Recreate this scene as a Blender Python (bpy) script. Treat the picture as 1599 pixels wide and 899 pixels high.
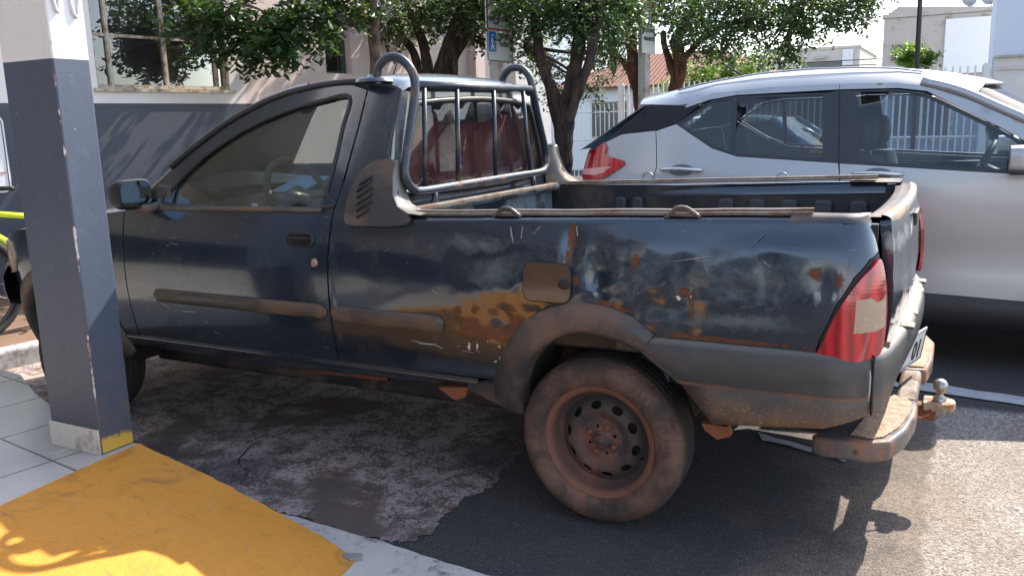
import bpy, bmesh, math, random
import numpy as np
from mathutils import Vector, Matrix, noise, geometry
random.seed(7); rng = np.random.default_rng(7)
R = math.radians
S = bpy.context.scene
for o in list(bpy.data.objects): bpy.data.objects.remove(o)
COL = S.collection

# ------------------------------------------------------------------ camera, sky, sun, exposure
def cam_axes(yaw, pitch, roll):
    f = np.array([math.sin(yaw)*math.cos(pitch), math.cos(yaw)*math.cos(pitch), -math.sin(pitch)])
    r0 = np.array([math.cos(yaw), -math.sin(yaw), 0]); u0 = np.cross(r0, f)
    return r0*math.cos(roll)+u0*math.sin(roll), -r0*math.sin(roll)+u0*math.cos(roll), f
cd = bpy.data.cameras.new('camera'); cam = bpy.data.objects.new('camera', cd); COL.objects.link(cam)
cr, cu, cf = cam_axes(-0.490575849, 0.190826835, -0.0281381562)
cam.matrix_world = Matrix(((cr[0], cu[0], -cf[0], 1.0351), (cr[1], cu[1], -cf[1], -2.46896), (cr[2], cu[2], -cf[2], 1.36124), (0, 0, 0, 1)))
cd.sensor_width = 36; cd.lens = 1326.5*36/1599; cd.clip_start = .05; cd.clip_end = 3000
S.camera = cam
SUN = Vector((.33, .94, 1.0)).normalized()
elev = math.asin(SUN.z); azim = math.atan2(SUN.x, SUN.y)
W = bpy.data.worlds.new("World"); S.world = W; W.use_nodes = True
wn = W.node_tree; bg = wn.nodes['Background']
sky = wn.nodes.new('ShaderNodeTexSky'); sky.sky_type = 'NISHITA'; sky.sun_disc = False
sky.sun_elevation = elev; sky.sun_rotation = azim; sky.air_density = 1.0; sky.dust_density = 1.0; sky.ozone_density = 1.2
hs = wn.nodes.new('ShaderNodeHueSaturation'); hs.inputs['Saturation'].default_value = .78      # thin high haze takes some blue out of the sky
wn.links.new(sky.outputs[0], hs.inputs['Color']); wn.links.new(hs.outputs[0], bg.inputs[0]); bg.inputs[1].default_value = .15
sd = bpy.data.lights.new('sun', 'SUN'); sun = bpy.data.objects.new('sun', sd); COL.objects.link(sun)
sd.energy = 3.7; sd.angle = R(.53); sd.color = (1, .92, .80)
sun.rotation_euler = SUN.to_track_quat('Z', 'Y').to_euler(); sun.location = (8, 20, 20)
vs = S.view_settings; vs.view_transform = 'Standard'; vs.look = 'None'; vs.gamma = 1; vs.use_curve_mapping = False
vs.exposure = 1.68
S.render.engine = 'CYCLES'
S.cycles.max_bounces = 8; S.cycles.transparent_max_bounces = 24

# ------------------------------------------------------------------ node helpers
class NT:
    def __init__(s, name):
        s.m = bpy.data.materials.new(name); s.m.use_nodes = True; s.t = s.m.node_tree; s.t.nodes.clear()
        s.out = s.t.nodes.new('ShaderNodeOutputMaterial'); s.p = s.t.nodes.new('ShaderNodeBsdfPrincipled')
        s.t.links.new(s.p.outputs[0], s.out.inputs[0]); s.tc = None
    def put(s, inp, v):
        if isinstance(v, bpy.types.NodeSocket): s.t.links.new(v, inp)
        elif v is not None:
            if isinstance(v, (tuple, list)) and len(v) == 3 and inp.type == 'RGBA': v = (*v, 1)
            inp.default_value = v
    def n(s, typ, outp=0, props=None, **k):
        nd = s.t.nodes.new(typ)
        for a, b in (props or {}).items(): setattr(nd, a, b)
        for a, b in k.items():
            key = int(a[1:]) if a[0] == 'i' and a[1:].isdigit() else a.replace('_', ' ')
            s.put(nd.inputs[key], b)
        return nd.outputs[outp]
    def obj(s):
        if s.tc is None: s.tc = s.t.nodes.new('ShaderNodeTexCoord')
        return s.tc.outputs['Object']
    def noise(s, scale, detail=4, rough=.55, vec=None, dist=0, color=False):
        return s.n('ShaderNodeTexNoise', 1 if color else 0, Vector=vec or s.obj(), Scale=scale, Detail=detail, Roughness=rough, Distortion=dist)
    def math(s, op, a, b=0., c=0., clamp=False):
        return s.n('ShaderNodeMath', 0, {'operation': op, 'use_clamp': clamp}, i0=a, i1=b, i2=c)
    def vmath(s, op, a, b, out=0):
        return s.n('ShaderNodeVectorMath', out, {'operation': op}, i0=a, i1=b)
    def ramp(s, x, lo, hi, a=0., b=1.):
        return s.n('ShaderNodeMapRange', 0, {'interpolation_type': 'SMOOTHSTEP'}, i0=x, i1=lo, i2=hi, i3=a, i4=b)
    def mix(s, f, a, b):
        nd = s.t.nodes.new('ShaderNodeMix'); nd.data_type = 'RGBA'
        s.put(nd.inputs[0], f); s.put(nd.inputs[6], a); s.put(nd.inputs[7], b)
        return nd.outputs[2]
    def mixf(s, f, a, b):
        nd = s.t.nodes.new('ShaderNodeMix'); nd.data_type = 'FLOAT'
        s.put(nd.inputs[0], f); s.put(nd.inputs[2], a); s.put(nd.inputs[3], b)
        return nd.outputs[0]
    def bump(s, h, strength=.3, dist=.01, normal=None):
        return s.n('ShaderNodeBump', 0, Height=h, Strength=strength, Distance=dist, Normal=normal)
    def sep(s, v=None):
        nd = s.t.nodes.new('ShaderNodeSeparateXYZ'); s.put(nd.inputs[0], v or s.obj()); return nd.outputs
    def scaled(s, sx, sy, sz, loc=(0, 0, 0)):
        return s.n('ShaderNodeMapping', 0, Vector=s.obj(), Location=loc, Scale=(sx, sy, sz))
    def set(s, **k):
        for a, b in k.items(): s.put(s.p.inputs[a.replace('_', ' ')], b)
        return s.m

def simple(name, col, rough=.6, metal=0., var=.25, vscale=6, bump=0, bscale=60, coat=0, spec=.5, dirt=None, dirt_amt=0., dscale=5, bdist=.005):
    s = NT(name); c2 = tuple(c*(1-var) for c in col)
    c = s.mix(s.noise(vscale, 5, .6), c2, col)
    r = s.mixf(s.noise(vscale*2.3, 3), max(.02, rough*.8), min(1, rough*1.2))
    if dirt:
        m = s.ramp(s.noise(dscale, 7, .65), .62-dirt_amt*.4, .72-dirt_amt*.2)
        c = s.mix(m, c, dirt); r = s.mixf(m, r, .85)
    k = dict(Base_Color=c, Roughness=r, Metallic=metal, Specular_IOR_Level=spec, Coat_Weight=coat)
    if bump: k['Normal'] = s.bump(s.noise(bscale, 4), bump, bdist)
    return s.set(**k)

def glass(name, tint=(.8, .85, .82), rough=0., dust=0., dustcol=(.5, .45, .4), f0=1.5, boost=1.):
    s = NT(name); t = s.t; t.nodes.remove(s.p)
    tr = t.nodes.new('ShaderNodeBsdfTransparent'); s.put(tr.inputs[0], tint)
    gl = t.nodes.new('ShaderNodeBsdfGlossy'); gl.inputs['Roughness'].default_value = rough; gl.inputs[0].default_value = (1, 1, 1, 1)
    fr = s.n('ShaderNodeFresnel', 0, IOR=f0)
    if boost != 1.: fr = s.math('MULTIPLY', fr, boost, clamp=True)
    mx = t.nodes.new('ShaderNodeMixShader'); t.links.new(fr, mx.inputs[0]); t.links.new(tr.outputs[0], mx.inputs[1]); t.links.new(gl.outputs[0], mx.inputs[2])
    o = mx.outputs[0]
    if dust:
        df = t.nodes.new('ShaderNodeBsdfDiffuse'); s.put(df.inputs[0], dustcol)
        m2 = t.nodes.new('ShaderNodeMixShader')
        d = s.ramp(s.noise(5, 6, .65), .35, .8, dust*.35, dust)
        t.links.new(d, m2.inputs[0]); t.links.new(o, m2.inputs[1]); t.links.new(df.outputs[0], m2.inputs[2]); o = m2.outputs[0]
    t.links.new(o, s.out.inputs[0]); return s.m

# ------------------------------------------------------------------ object helpers
def things(name, label, cat, loc=(0, 0, 0), group=None):
    o = bpy.data.objects.new(name, None); COL.objects.link(o); o.location = loc; o.empty_display_size = .2
    tag(o, label, cat, group); return o
def tag(o, label=None, cat=None, group=None, kind=None):
    if label: o['label'] = label
    if cat: o['category'] = cat
    if group: o['group'] = group
    if kind: o['kind'] = kind
    return o
def wloc(o):
    v = Vector((0, 0, 0))
    while o: v += o.location; o = o.parent
    return v
def link(name, me, mat, parent=None, smooth=True, origin=None, bevel=0, bseg=2, solid=0, sub=0, auto=None):
    """me is a mesh in world coordinates; the object is placed at origin (or its parent's place)"""
    o = bpy.data.objects.new(name, me); COL.objects.link(o)
    base = wloc(parent) if parent else Vector(origin or (0, 0, 0))
    me.transform(Matrix.Translation(-base))
    if parent: o.parent = parent
    else: o.location = base
    if mat is not None and not len(me.materials): me.materials.append(mat)
    if smooth:
        me.polygons.foreach_set('use_smooth', [True]*len(me.polygons))
        if auto:
            try: me.set_sharp_from_angle(angle=R(auto))
            except Exception: pass
    if solid:
        m = o.modifiers.new('s', 'SOLIDIFY'); m.thickness = abs(solid); m.offset = -1 if solid > 0 else 1
        if smooth: e = o.modifiers.new('e', 'EDGE_SPLIT'); e.split_angle = R(48)
    if bevel:
        m = o.modifiers.new('b', 'BEVEL'); m.width = bevel; m.segments = bseg; m.limit_method = 'ANGLE'; m.angle_limit = R(35); m.harden_normals = False
    if sub:
        m = o.modifiers.new('u', 'SUBSURF'); m.levels = sub; m.render_levels = sub
    return o
class MB:
    def __init__(s): s.v = []; s.f = []
    def add(s, v, f):
        k = len(s.v); s.v += [tuple(map(float, q)) for q in v]; s.f += [tuple(i+k for i in q) for q in f]; return s
    def box(s, c, d, rot=None):
        x, y, z = (a/2 for a in d)
        v = [Vector(q) for q in ((-x, -y, -z), (x, -y, -z), (x, y, -z), (-x, y, -z), (-x, -y, z), (x, -y, z), (x, y, z), (-x, y, z))]
        if rot is not None: v = [rot @ q for q in v]
        return s.add([q+Vector(c) for q in v], [(0, 3, 2, 1), (4, 5, 6, 7), (0, 1, 5, 4), (1, 2, 6, 5), (2, 3, 7, 6), (3, 0, 4, 7)])
    def prism(s, poly, axis, a, b):
        """poly in the two other axes (cyclic order kept), extruded along axis from a to b"""
        def P(q, t):
            return {0: (t, q[0], q[1]), 1: (q[0], t, q[1]), 2: (q[0], q[1], t)}[axis]
        n = len(poly); v = [P(q, a) for q in poly]+[P(q, b) for q in poly]
        f = [tuple(range(n)), tuple(range(2*n-1, n-1, -1))]+[(i, (i+1) % n+0, (i+1) % n+n, i+n) for i in range(n)]
        return s.add(v, f)
    def tube(s, pts, r, seg=10, caps=True, flat=1.0):
        pts = [Vector(q) for q in pts]; n = len(pts)
        rr = r if isinstance(r, (list, tuple)) else [r]*n
        T = [(pts[min(i+1, n-1)]-pts[max(i-1, 0)]).normalized() for i in range(n)]
        up = Vector((0, 0, 1)) if abs(T[0].z) < .9 else Vector((1, 0, 0))
        N = T[0].cross(up).normalized(); v = []
        for i in range(n):
            N = (N-T[i]*N.dot(T[i])).normalized(); B = T[i].cross(N)
            for k in range(seg):
                a = 2*math.pi*k/seg
                v.append(pts[i]+N*(math.cos(a)*rr[i])+B*(math.sin(a)*rr[i]*flat))
        f = [(i*seg+k, i*seg+(k+1) % seg, (i+1)*seg+(k+1) % seg, (i+1)*seg+k) for i in range(n-1) for k in range(seg)]
        if caps: f += [tuple(range(seg-1, -1, -1)), tuple(range((n-1)*seg, n*seg))]
        return s.add(v, f)
    def lathe(s, prof, seg=48, c=(0, 0, 0), axis='Y', closed=False):
        """prof: (radius, along)"""
        n = len(prof); v = []
        for k in range(seg):
            a = 2*math.pi*k/seg; ca, sa = math.cos(a), math.sin(a)
            for r, h in prof:
                if axis == 'Y': q = (r*ca, h, r*sa)
                elif axis == 'X': q = (h, r*ca, r*sa)
                else: q = (r*ca, r*sa, h)
                v.append((q[0]+c[0], q[1]+c[1], q[2]+c[2]))
        m = n if closed else n-1
        f = [(k*n+i, k*n+(i+1) % n, ((k+1) % seg)*n+(i+1) % n, ((k+1) % seg)*n+i) for k in range(seg) for i in range(m)]
        return s.add(v, f)
    def grid(s, rows):
        m = len(rows[0]); v = [q for r in rows for q in r]
        return s.add(v, [(i*m+j, i*m+j+1, (i+1)*m+j+1, (i+1)*m+j) for i in range(len(rows)-1) for j in range(m-1)])
    def quad(s, a, b, c, d): return s.add([a, b, c, d], [(0, 1, 2, 3)])
    def mesh(s, name='m'):
        me = bpy.data.meshes.new(name); me.from_pydata(s.v, [], s.f); me.validate(); me.update()
        bm = bmesh.new(); bm.from_mesh(me); bmesh.ops.recalc_face_normals(bm, faces=bm.faces); bm.to_mesh(me); bm.free()
        return me
    def build(s, name, mat, parent=None, **k): return link(name, s.mesh(name), mat, parent, **k)
def crom(pts, n=6, closed=False):
    P = [np.array(q, float) for q in pts]; out = []; m = len(P)
    for i in range(m if closed else m-1):
        if closed: a, b, c, d = P[(i-1) % m], P[i], P[(i+1) % m], P[(i+2) % m]
        else: a, b, c, d = P[max(i-1, 0)], P[i], P[i+1], P[min(i+2, m-1)]
        for k in range(n):
            t = k/n
            out.append(.5*((2*b)+(-a+c)*t+(2*a-5*b+4*c-d)*t*t+(-a+3*b-3*c+d)*t**3))
    if not closed: out.append(P[-1])
    return [tuple(q) for q in out]
def resamp(poly, step):
    out = []; n = len(poly)
    for i in range(n):
        a = np.array(poly[i], float); b = np.array(poly[(i+1) % n], float); L = np.linalg.norm(b-a)
        if L < 1e-6: continue
        k = max(1, int(round(L/step)))
        out += [tuple(a+(b-a)*j/k) for j in range(k)]
    return out
def inside(P, poly):
    x, y = P[:, 0], P[:, 1]; r = np.zeros(len(P), bool); n = len(poly)
    for i in range(n):
        x1, y1 = poly[i]; x2, y2 = poly[(i+1) % n]
        if y1 == y2: continue
        c = ((y1 > y) != (y2 > y)) & (x < (x2-x1)*(y-y1)/(y2-y1)+x1); r ^= c
    return r
def panel_mesh(outline, fn, step=.02, holes=(), bstep=None):
    B = resamp(outline, bstep or step); loops = [B]+[resamp(h, bstep or step) for h in holes]
    V = [q for l in loops for q in l]; E = []; k = 0
    for l in loops: E += [(k+i, k+(i+1) % len(l)) for i in range(len(l))]; k += len(l)
    A = np.array(B); lo = A.min(0); hi = A.max(0)
    gx = np.arange(lo[0]+step/2, hi[0], step); gy = np.arange(lo[1]+step/2, hi[1], step)
    G = np.stack(np.meshgrid(gx, gy), -1).reshape(-1, 2); G[:, 0] += (np.round((G[:, 1]-lo[1])/step).astype(int) % 2)*step*.5
    m = inside(G, B)
    for h in loops[1:]: m &= ~inside(G, h)
    G = G[m]; VV = np.array(V); keep = np.ones(len(G), bool)
    for i in range(0, len(G), 2000):
        d = np.sqrt(((G[i:i+2000, None]-VV[None])**2).sum(-1)).min(1); keep[i:i+2000] = d > step*.45
    G = G[keep]; allv = [Vector(q) for q in V]+[Vector(q) for q in G]
    r = geometry.delaunay_2d_cdt(allv, E, [], 0, 1e-6)
    P = np.array([tuple(q) for q in r[0]]); F = [f for f in r[2]]
    C = np.array([P[list(f)].mean(0) for f in F]); m = inside(C, B)
    for h in loops[1:]: m &= ~inside(C, h)
    F = [f for f, q in zip(F, m) if q]
    me = bpy.data.meshes.new('panel'); me.from_pydata([fn(q[0], q[1]) for q in P], [], F); me.update()
    bm = bmesh.new(); bm.from_mesh(me)
    bmesh.ops.delete(bm, geom=[v for v in bm.verts if not v.link_faces], context='VERTS')
    bm.to_mesh(me); bm.free(); return me
def join_marks(o, mb, mat):
    """surface marks become faces of the panel's own mesh, with their own paint"""
    me = mb.mesh(); me.transform(Matrix.Translation(-wloc(o))); n0 = len(o.data.polygons); bm = bmesh.new(); bm.from_mesh(o.data); bm.from_mesh(me)
    o.data.materials.append(mat); bm.faces.ensure_lookup_table(); k = len(o.data.materials)-1
    for i in range(n0, len(bm.faces)): bm.faces[i].material_index = k
    bm.to_mesh(o.data); bm.free()
def text_mesh(txt, size, mat, name, parent, loc, ux, uy, depth=.002, bold=0., align='CENTER', origin=None, sx=1.):
    c = bpy.data.curves.new(name, 'FONT'); c.body = txt; c.size = size; c.extrude = depth; c.align_x = align; c.align_y = 'CENTER'; c.offset = bold; c.resolution_u = 3
    t = bpy.data.objects.new('t', c); COL.objects.link(t); bpy.context.view_layer.update()
    me = bpy.data.meshes.new_from_object(t.evaluated_get(bpy.context.evaluated_depsgraph_get())); bpy.data.objects.remove(t)
    ux = Vector(ux).normalized(); uy = Vector(uy).normalized(); uz = ux.cross(uy)
    M = Matrix(((ux.x*sx, uy.x, uz.x, loc[0]), (ux.y*sx, uy.y, uz.y, loc[1]), (ux.z*sx, uy.z, uz.z, loc[2]), (0, 0, 0, 1)))
    me.transform(M); me.materials.clear()
    return link(name, me, mat, parent, smooth=False, origin=origin)
def copy_tree(o, parent=None):
    c = o.copy(); COL.objects.link(c); c.parent = parent
    for ch in list(o.children): copy_tree(ch, c)
    return c
def ip(x, tab): return float(np.interp(x, [t[0] for t in tab], [t[1] for t in tab]))
# ------------------------------------------------------------------ the old pickup (truck frame = world axes, nose towards -x)
TR = (-1.1, .80, 0.0)                      # where its empty stands
OFF = Vector(TR)
def blob(s, x, z, rx, rz, nz, amt=.5, lo=.8, hi=1.05):
    """soft-edged patch at (x, z) of the truck side, edge broken by the noise nz"""
    v = s.n('ShaderNodeMapping', 0, Vector=s.obj(), Location=(-(x-OFF.x)/rx, 0, -z/rz), Scale=(1/rx, 0, 1/rz))
    d = s.vmath('LENGTH', v, None, 1)
    d = s.math('MULTIPLY_ADD', nz, amt*2, s.math('SUBTRACT', d, amt))
    return s.ramp(d, hi, lo)
def smax(s, L):
    o = L[0]
    for q in L[1:]: o = s.math('MAXIMUM', o, q)
    return o
def navy_paint(name, blobs=(), chips=(), bare=(), refl_blobs=(), dustz=.42, fade=.0, dented=False, scratch=True):
    s = NT(name); xyz = s.sep(); nz = s.noise(9, 8, .68, dist=.4); nf = s.noise(38, 6, .7); big = s.noise(2.2, 5, .6); nb = s.mixf(.5, s.noise(15, 8, .7, dist=.5), nf)
    c = s.mix(big, (.011, .019, .031), (.021, .036, .060)); r = s.mixf(s.noise(7, 6, .6), .16+fade, .34+fade)
    # chalky, sun-faded film and washed streaks
    film = s.ramp(s.noise(3.5, 7, .7, vec=s.scaled(1, 1, .55)), .48, .78, 0, .42)
    c = s.mix(film, c, (.035, .055, .075)); r = s.mixf(film, r, .55)
    refl = 0.
    if refl_blobs:                                     # pale reflections painted into the colour as soft patches, coat dulled there
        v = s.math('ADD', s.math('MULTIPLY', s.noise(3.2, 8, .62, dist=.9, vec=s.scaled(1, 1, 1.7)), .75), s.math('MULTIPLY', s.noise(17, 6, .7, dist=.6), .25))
        refl = s.math('MULTIPLY', smax(s, [blob(s, *b, nb, 1.8, .15, 1.25) for b in refl_blobs]), s.ramp(v, .40, .62)); refl = s.math('MULTIPLY', refl, .8)
        c = s.mix(refl, c, s.mix(nf, (.085, .115, .13), (.155, .19, .20))); r = s.mixf(refl, r, .5)
    # red road dust: heavier low down
    d = s.math('MULTIPLY', s.ramp(xyz[2], dustz+.12, dustz-.28), s.ramp(nz, .3, .75))
    d = s.math('MAXIMUM', s.math('MULTIPLY', d, .6), s.math('MULTIPLY', s.ramp(s.noise(5, 7, .72), .52, .8), .16))
    c = s.mix(d, c, (.13, .075, .045)); r = s.mixf(d, r, .8)
    h = s.noise(30, 3, .5)
    if scratch:
        sc = s.ramp(s.noise(10, 2, .5, vec=s.scaled(1.2, 1, 22)), .735, .76)
        c = s.mix(s.math('MULTIPLY', sc, .5), c, (.25, .27, .29))
    if bare:
        m = smax(s, [blob(s, *b, nz, 1.9, .55, 1.2) for b in bare]); m = s.math('MULTIPLY', m, s.ramp(nf, .3, .55, .2, .9)); c = s.mix(m, c, (.30, .33, .34)); r = s.mixf(m, r, .55)
    if blobs:
        m = smax(s, [blob(s, *b, nb, 2.2, .55, 1.0) for b in blobs]); c0 = s.mix(nf, (.060, .022, .012), (.21, .085, .040))
        rim = s.ramp(m, .02, .35); c = s.mix(s.math('MULTIPLY', rim, .8), c, (.03, .012, .008)); c = s.mix(s.ramp(m, .4, .75), c, c0); r = s.mixf(m, r, .9)
    rm = m if blobs else 0.
    if chips:
        area = smax(s, [blob(s, *b, nz, .5) for b in chips]); sp = s.ramp(s.noise(55, 2, .5), .63, .66)
        m = s.math('MULTIPLY', area, sp); c = s.mix(m, c, (.62, .60, .55)); r = s.mixf(m, r, .7)
    b = s.bump(s.noise(14, 4, .5), .10 if not dented else .2, .01); b = s.bump(nf, .08, .004, b)
    return s.set(Base_Color=c, Roughness=r, Metallic=.45, Coat_IOR=1.55, Coat_Weight=s.math('SUBTRACT', 1., s.math('MULTIPLY', s.math('MAXIMUM', s.math('MAXIMUM', rm, d), refl), .85), clamp=True), Coat_Roughness=s.mixf(s.math('MAXIMUM', d, film), .10, .4), Normal=b)
M_navy = navy_paint('faded_navy_paint')
M_roof = navy_paint('faded_navy_roof', fade=.12, scratch=False)
M_quarter = navy_paint('dented_navy_paint', dented=True, refl_blobs=[(.30, .89, .36, .085), (.05, .86, .16, .10), (.56, .90, .16, .07), (-.50, .955, .30, .03), (-.34, .86, .10, .07), (.40, .77, .35, .03)],
    blobs=[(-.38, .655, .17, .035), (-.46, .69, .05, .02), (-.27, .70, .05, .03), (-.30, .745, .03, .02), (-.43, .735, .02, .02), (-.50, .73, .015, .015), (-.36, .73, .02, .02),
           (-.075, 1.0, .014, .06), (-.085, .93, .012, .03), (.147, .932, .022, .02), (.685, .92, .022, .028), (.745, .905, .012, .028), (.33, .795, .014, .055), (.30, .845, .02, .015),
           (.06, .79, .06, .012), (.10, .775, .03, .01), (.45, .707, .25, .008), (-.33, .58, .03, .03), (-.30, .52, .03, .05), (.30, .71, .04, .012), (.13, .705, .05, .02), (-.05, .86, .012, .02)],
    chips=[(-.42, .60, .12, .03), (-.36, .57, .06, .03), (.31, .83, .03, .04)],
    bare=[(.69, .855, .012, .022), (.735, .865, .010, .02)])
M_plastic = simple('weathered_black_plastic', (.046, .045, .047), .42, var=.35, vscale=4, bump=.06, bscale=90, dirt=(.13, .085, .06), dirt_amt=.42, dscale=3.2, spec=.5)
M_plastic_pale = simple('sunbleached_grey_plastic', (.15, .145, .135), .5, var=.3, vscale=5, bump=.08, bscale=90, dirt=(.26, .18, .12), dirt_amt=.5, dscale=4)
M_mould = simple('worn_dark_moulding', (.055, .048, .043), .38, var=.3, vscale=5, bump=.05, bscale=90, dirt=(.11, .075, .052), dirt_amt=.45, dscale=5)
M_bumper = None
def bumper_mat():
    s = NT('dusty_bumper_plastic'); xyz = s.sep(); n = s.noise(6, 7, .7); f = s.noise(60, 5, .7)
    c = s.mix(s.noise(3, 4), (.034, .034, .036), (.062, .059, .057)); c = s.mix(s.ramp(n, .52, .75, 0, .5), c, (.12, .09, .07)); c = s.mix(s.math('MULTIPLY', s.ramp(s.math('ABSOLUTE', s.math('SUBTRACT', xyz[2], .568)), .006, .002), s.ramp(n, .3, .6)), c, (.16, .06, .03))
    m = s.math('MULTIPLY', s.ramp(xyz[2], .60, .44), s.ramp(n, .3, .65)); c = s.mix(m, c, (.17, .095, .05))
    up = s.sep(s.n('ShaderNodeNewGeometry', 1))[2]
    u = s.math('MULTIPLY', s.ramp(up, .3, .95), s.ramp(f, .2, .6, .35, .75)); c = s.mix(u, c, (.20, .17, .145))
    sp = s.math('MULTIPLY', s.ramp(s.noise(90, 2, .5, vec=s.scaled(1, 1, 2.2)), .62, .68), s.ramp(xyz[2], .58, .46)); c = s.mix(sp, c, (.30, .20, .12))
    return s.set(Base_Color=c, Roughness=s.mixf(s.math('MAXIMUM', m, u), .4, .8), Normal=s.bump(f, .06, .004))
M_bumper = bumper_mat()
M_black = simple('flat_black', (.012, .012, .013), .6, var=.3)
M_rubber = simple('black_rubber_seal', (.018, .018, .019), .5, var=.3)
M_under = simple('rusty_underbody', (.022, .016, .014), .9, var=.5, dirt=(.12, .045, .022), dirt_amt=.2, dscale=6)
M_rust = simple('bare_rust', (.22, .075, .03), .85, var=.5, vscale=12, bump=.3, bscale=50)
M_liner = simple('black_bed_liner', (.016, .018, .022), .5, var=.4, vscale=5, dirt=(.08, .06, .045), dirt_amt=.35, dscale=4)
M_rail = simple('dusty_rail_strip', (.20, .165, .14), .5, var=.5, vscale=14, dirt=(.10, .055, .035), dirt_amt=.5, dscale=9)
M_chrome = simple('dull_metal', (.42, .40, .38), .35, metal=.9, var=.3, vscale=20, dirt=(.25, .12, .06), dirt_amt=.3, dscale=25)
M_red = NT('red_lamp_lens'); M_red = M_red.set(Base_Color=M_red.mix(M_red.n('ShaderNodeTexWave', 1, {'wave_type': 'BANDS', 'bands_direction': 'X'}, Vector=M_red.obj(), Scale=9, Distortion=2.5), (.24, .002, .008), (.50, .010, .018)), Roughness=.15, Coat_Weight=1., Coat_Roughness=.03, Subsurface_Weight=.0, Normal=M_red.bump(M_red.n('ShaderNodeTexWave', 1, {'wave_type': 'BANDS', 'bands_direction': 'Z'}, Vector=M_red.obj(), Scale=30), .05, .003))
M_clearlens = simple('yellowed_clear_lens', (.40, .295, .205), .15, var=.2, vscale=9, coat=.5, dirt=(.42, .30, .2), dirt_amt=.3, dscale=14)
M_glass = glass('side_glass', (.60, .69, .60), dust=.07, dustcol=(.40, .42, .36), f0=1.5, boost=2.2)
M_wglass = glass('windscreen_glass', (.62, .70, .66), dust=.08)
M_rglass = glass('dusty_tinted_rear_glass', (.52, .46, .50), dust=.05, dustcol=(.45, .33, .30), f0=1.33)
M_seat = simple('dark_seat_fabric', (.03, .03, .035), .9, var=.3)
M_maroon = simple('maroon_cloth', (.26, .05, .048), .85, var=.55, vscale=7, bump=.5, bscale=25, dirt=(.36, .20, .17), dirt_amt=.35, dscale=5)
M_dash = simple('grey_dashboard', (.05, .05, .048), .7)
M_bluecard = simple('pale_blue_card', (.12, .30, .62), .6, var=.2)

truck = things('pickup_truck', 'dented rusty dark navy single cab pickup truck with plastic flares, parked nose to the wall', 'pickup truck', TR)
SR, RR, SF, RF = .74, .125, -2.95, .36
def plan(s):
    if s > SR:
        a = (s-SR)/RR; return SR+RR*math.sin(a), RR*(1-math.cos(a)), math.sin(a), -math.cos(a)
    if s < SF:
        a = (SF-s)/RF; return SF-RF*math.sin(a), RF*(1-math.cos(a)), -math.sin(a), -math.cos(a)
    return s, 0., 0., -1.
def barrel(z, tum=.33):
    if z > 1.05: return .048+tum*(z-1.05)
    if z > .80: return .048*((z-.80)/.25)**2
    return .072*((.80-z)/.4)**2
def G(x, z, cx, cz, rx, rz, d): return d*math.exp(-((x-cx)/rx)**2-((z-cz)/rz)**2)
def T(x, z, cx, cz, rx, rz, d): return d*max(0., 1-math.hypot((x-cx)/rx, (z-cz)/rz))**1.3     # a pinched, tent-like dent
def dents(x, z):
    if z > 1.03 or x < -1.05: return .0008*noise.noise((x*3, 0, z*3))
    k = 1-max(0, min(1, (z-.99)/.04)); d = 0
    d += G(x, z, -.42, .90, .10, .07, .012)+G(x, z, -.30, .98, .16, .03, -.005)+G(x, z, -.18, .72, .14, .06, .016)+G(x, z, -.34, .72, .05, .06, .010)
    d += G(x, z, .02, .88, .04, .08, .010)+T(x, z, .17, .99, .20, .15, -.007)+T(x, z, .31, .83, .07, .16, .012)+G(x, z, .22, .80, .10, .04, .005)
    d += T(x, z, .59, .985, .22, .13, -.008)+T(x, z, .55, .90, .05, .10, .006)+T(x, z, .45, .86, .25, .05, .004)+T(x, z, .70, .90, .06, .06, .004)
    d += G(x, z, -.07, .97, .025, .07, .010)+G(x, z, -.70, .80, .18, .12, .003)
    w = .8*math.exp(-((x+.16)/.30)**2-((z-.74)/.13)**2)+.62*math.exp(-((x-.06)/.18)**2-((z-.85)/.09)**2)+.25*math.exp(-((x-.4)/.3)**2-((z-.80)/.14)**2)
    d += .0035*noise.noise((x*3.2, 1, z*4.5))
    n1 = noise.noise((x*13, 3, z*11)); n2 = noise.noise((x*30, 5, z*26)); n3 = 1-abs(noise.noise((x*7+4, 7, z*11)))*2; n3 = n3*n3*n3
    d += w*(.0045*n1+.0028*n2-.0045*n3)
    d += .0012*noise.noise((x*9, 2, z*9))
    return d*k
def near(s, z, off=0., dent=True):
    x, y, nx, ny = plan(s); b = barrel(z)-off
    if dent: b += dents(s, z)
    return (x-nx*b, y-ny*b, z)
WID = 1.60
def far(s, z, off=0.):
    x, y, nx, ny = plan(s); b = barrel(z, .5)-off
    return (x-nx*b, WID-(y-ny*b), z)
ZT = [(-3.4, .80), (-3.1, .90), (-2.6, .99), (-2.23, 1.035), (-1.0, 1.035), (-.7, 1.02), (.92, 1.064)]
def arch(cx, cz, rx, rz, a0, a1, n=14): return [(cx+rx*math.cos(R(a0+(a1-a0)*i/n)), cz+rz*math.sin(R(a0+(a1-a0)*i/n))) for i in range(n+1)]
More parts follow.
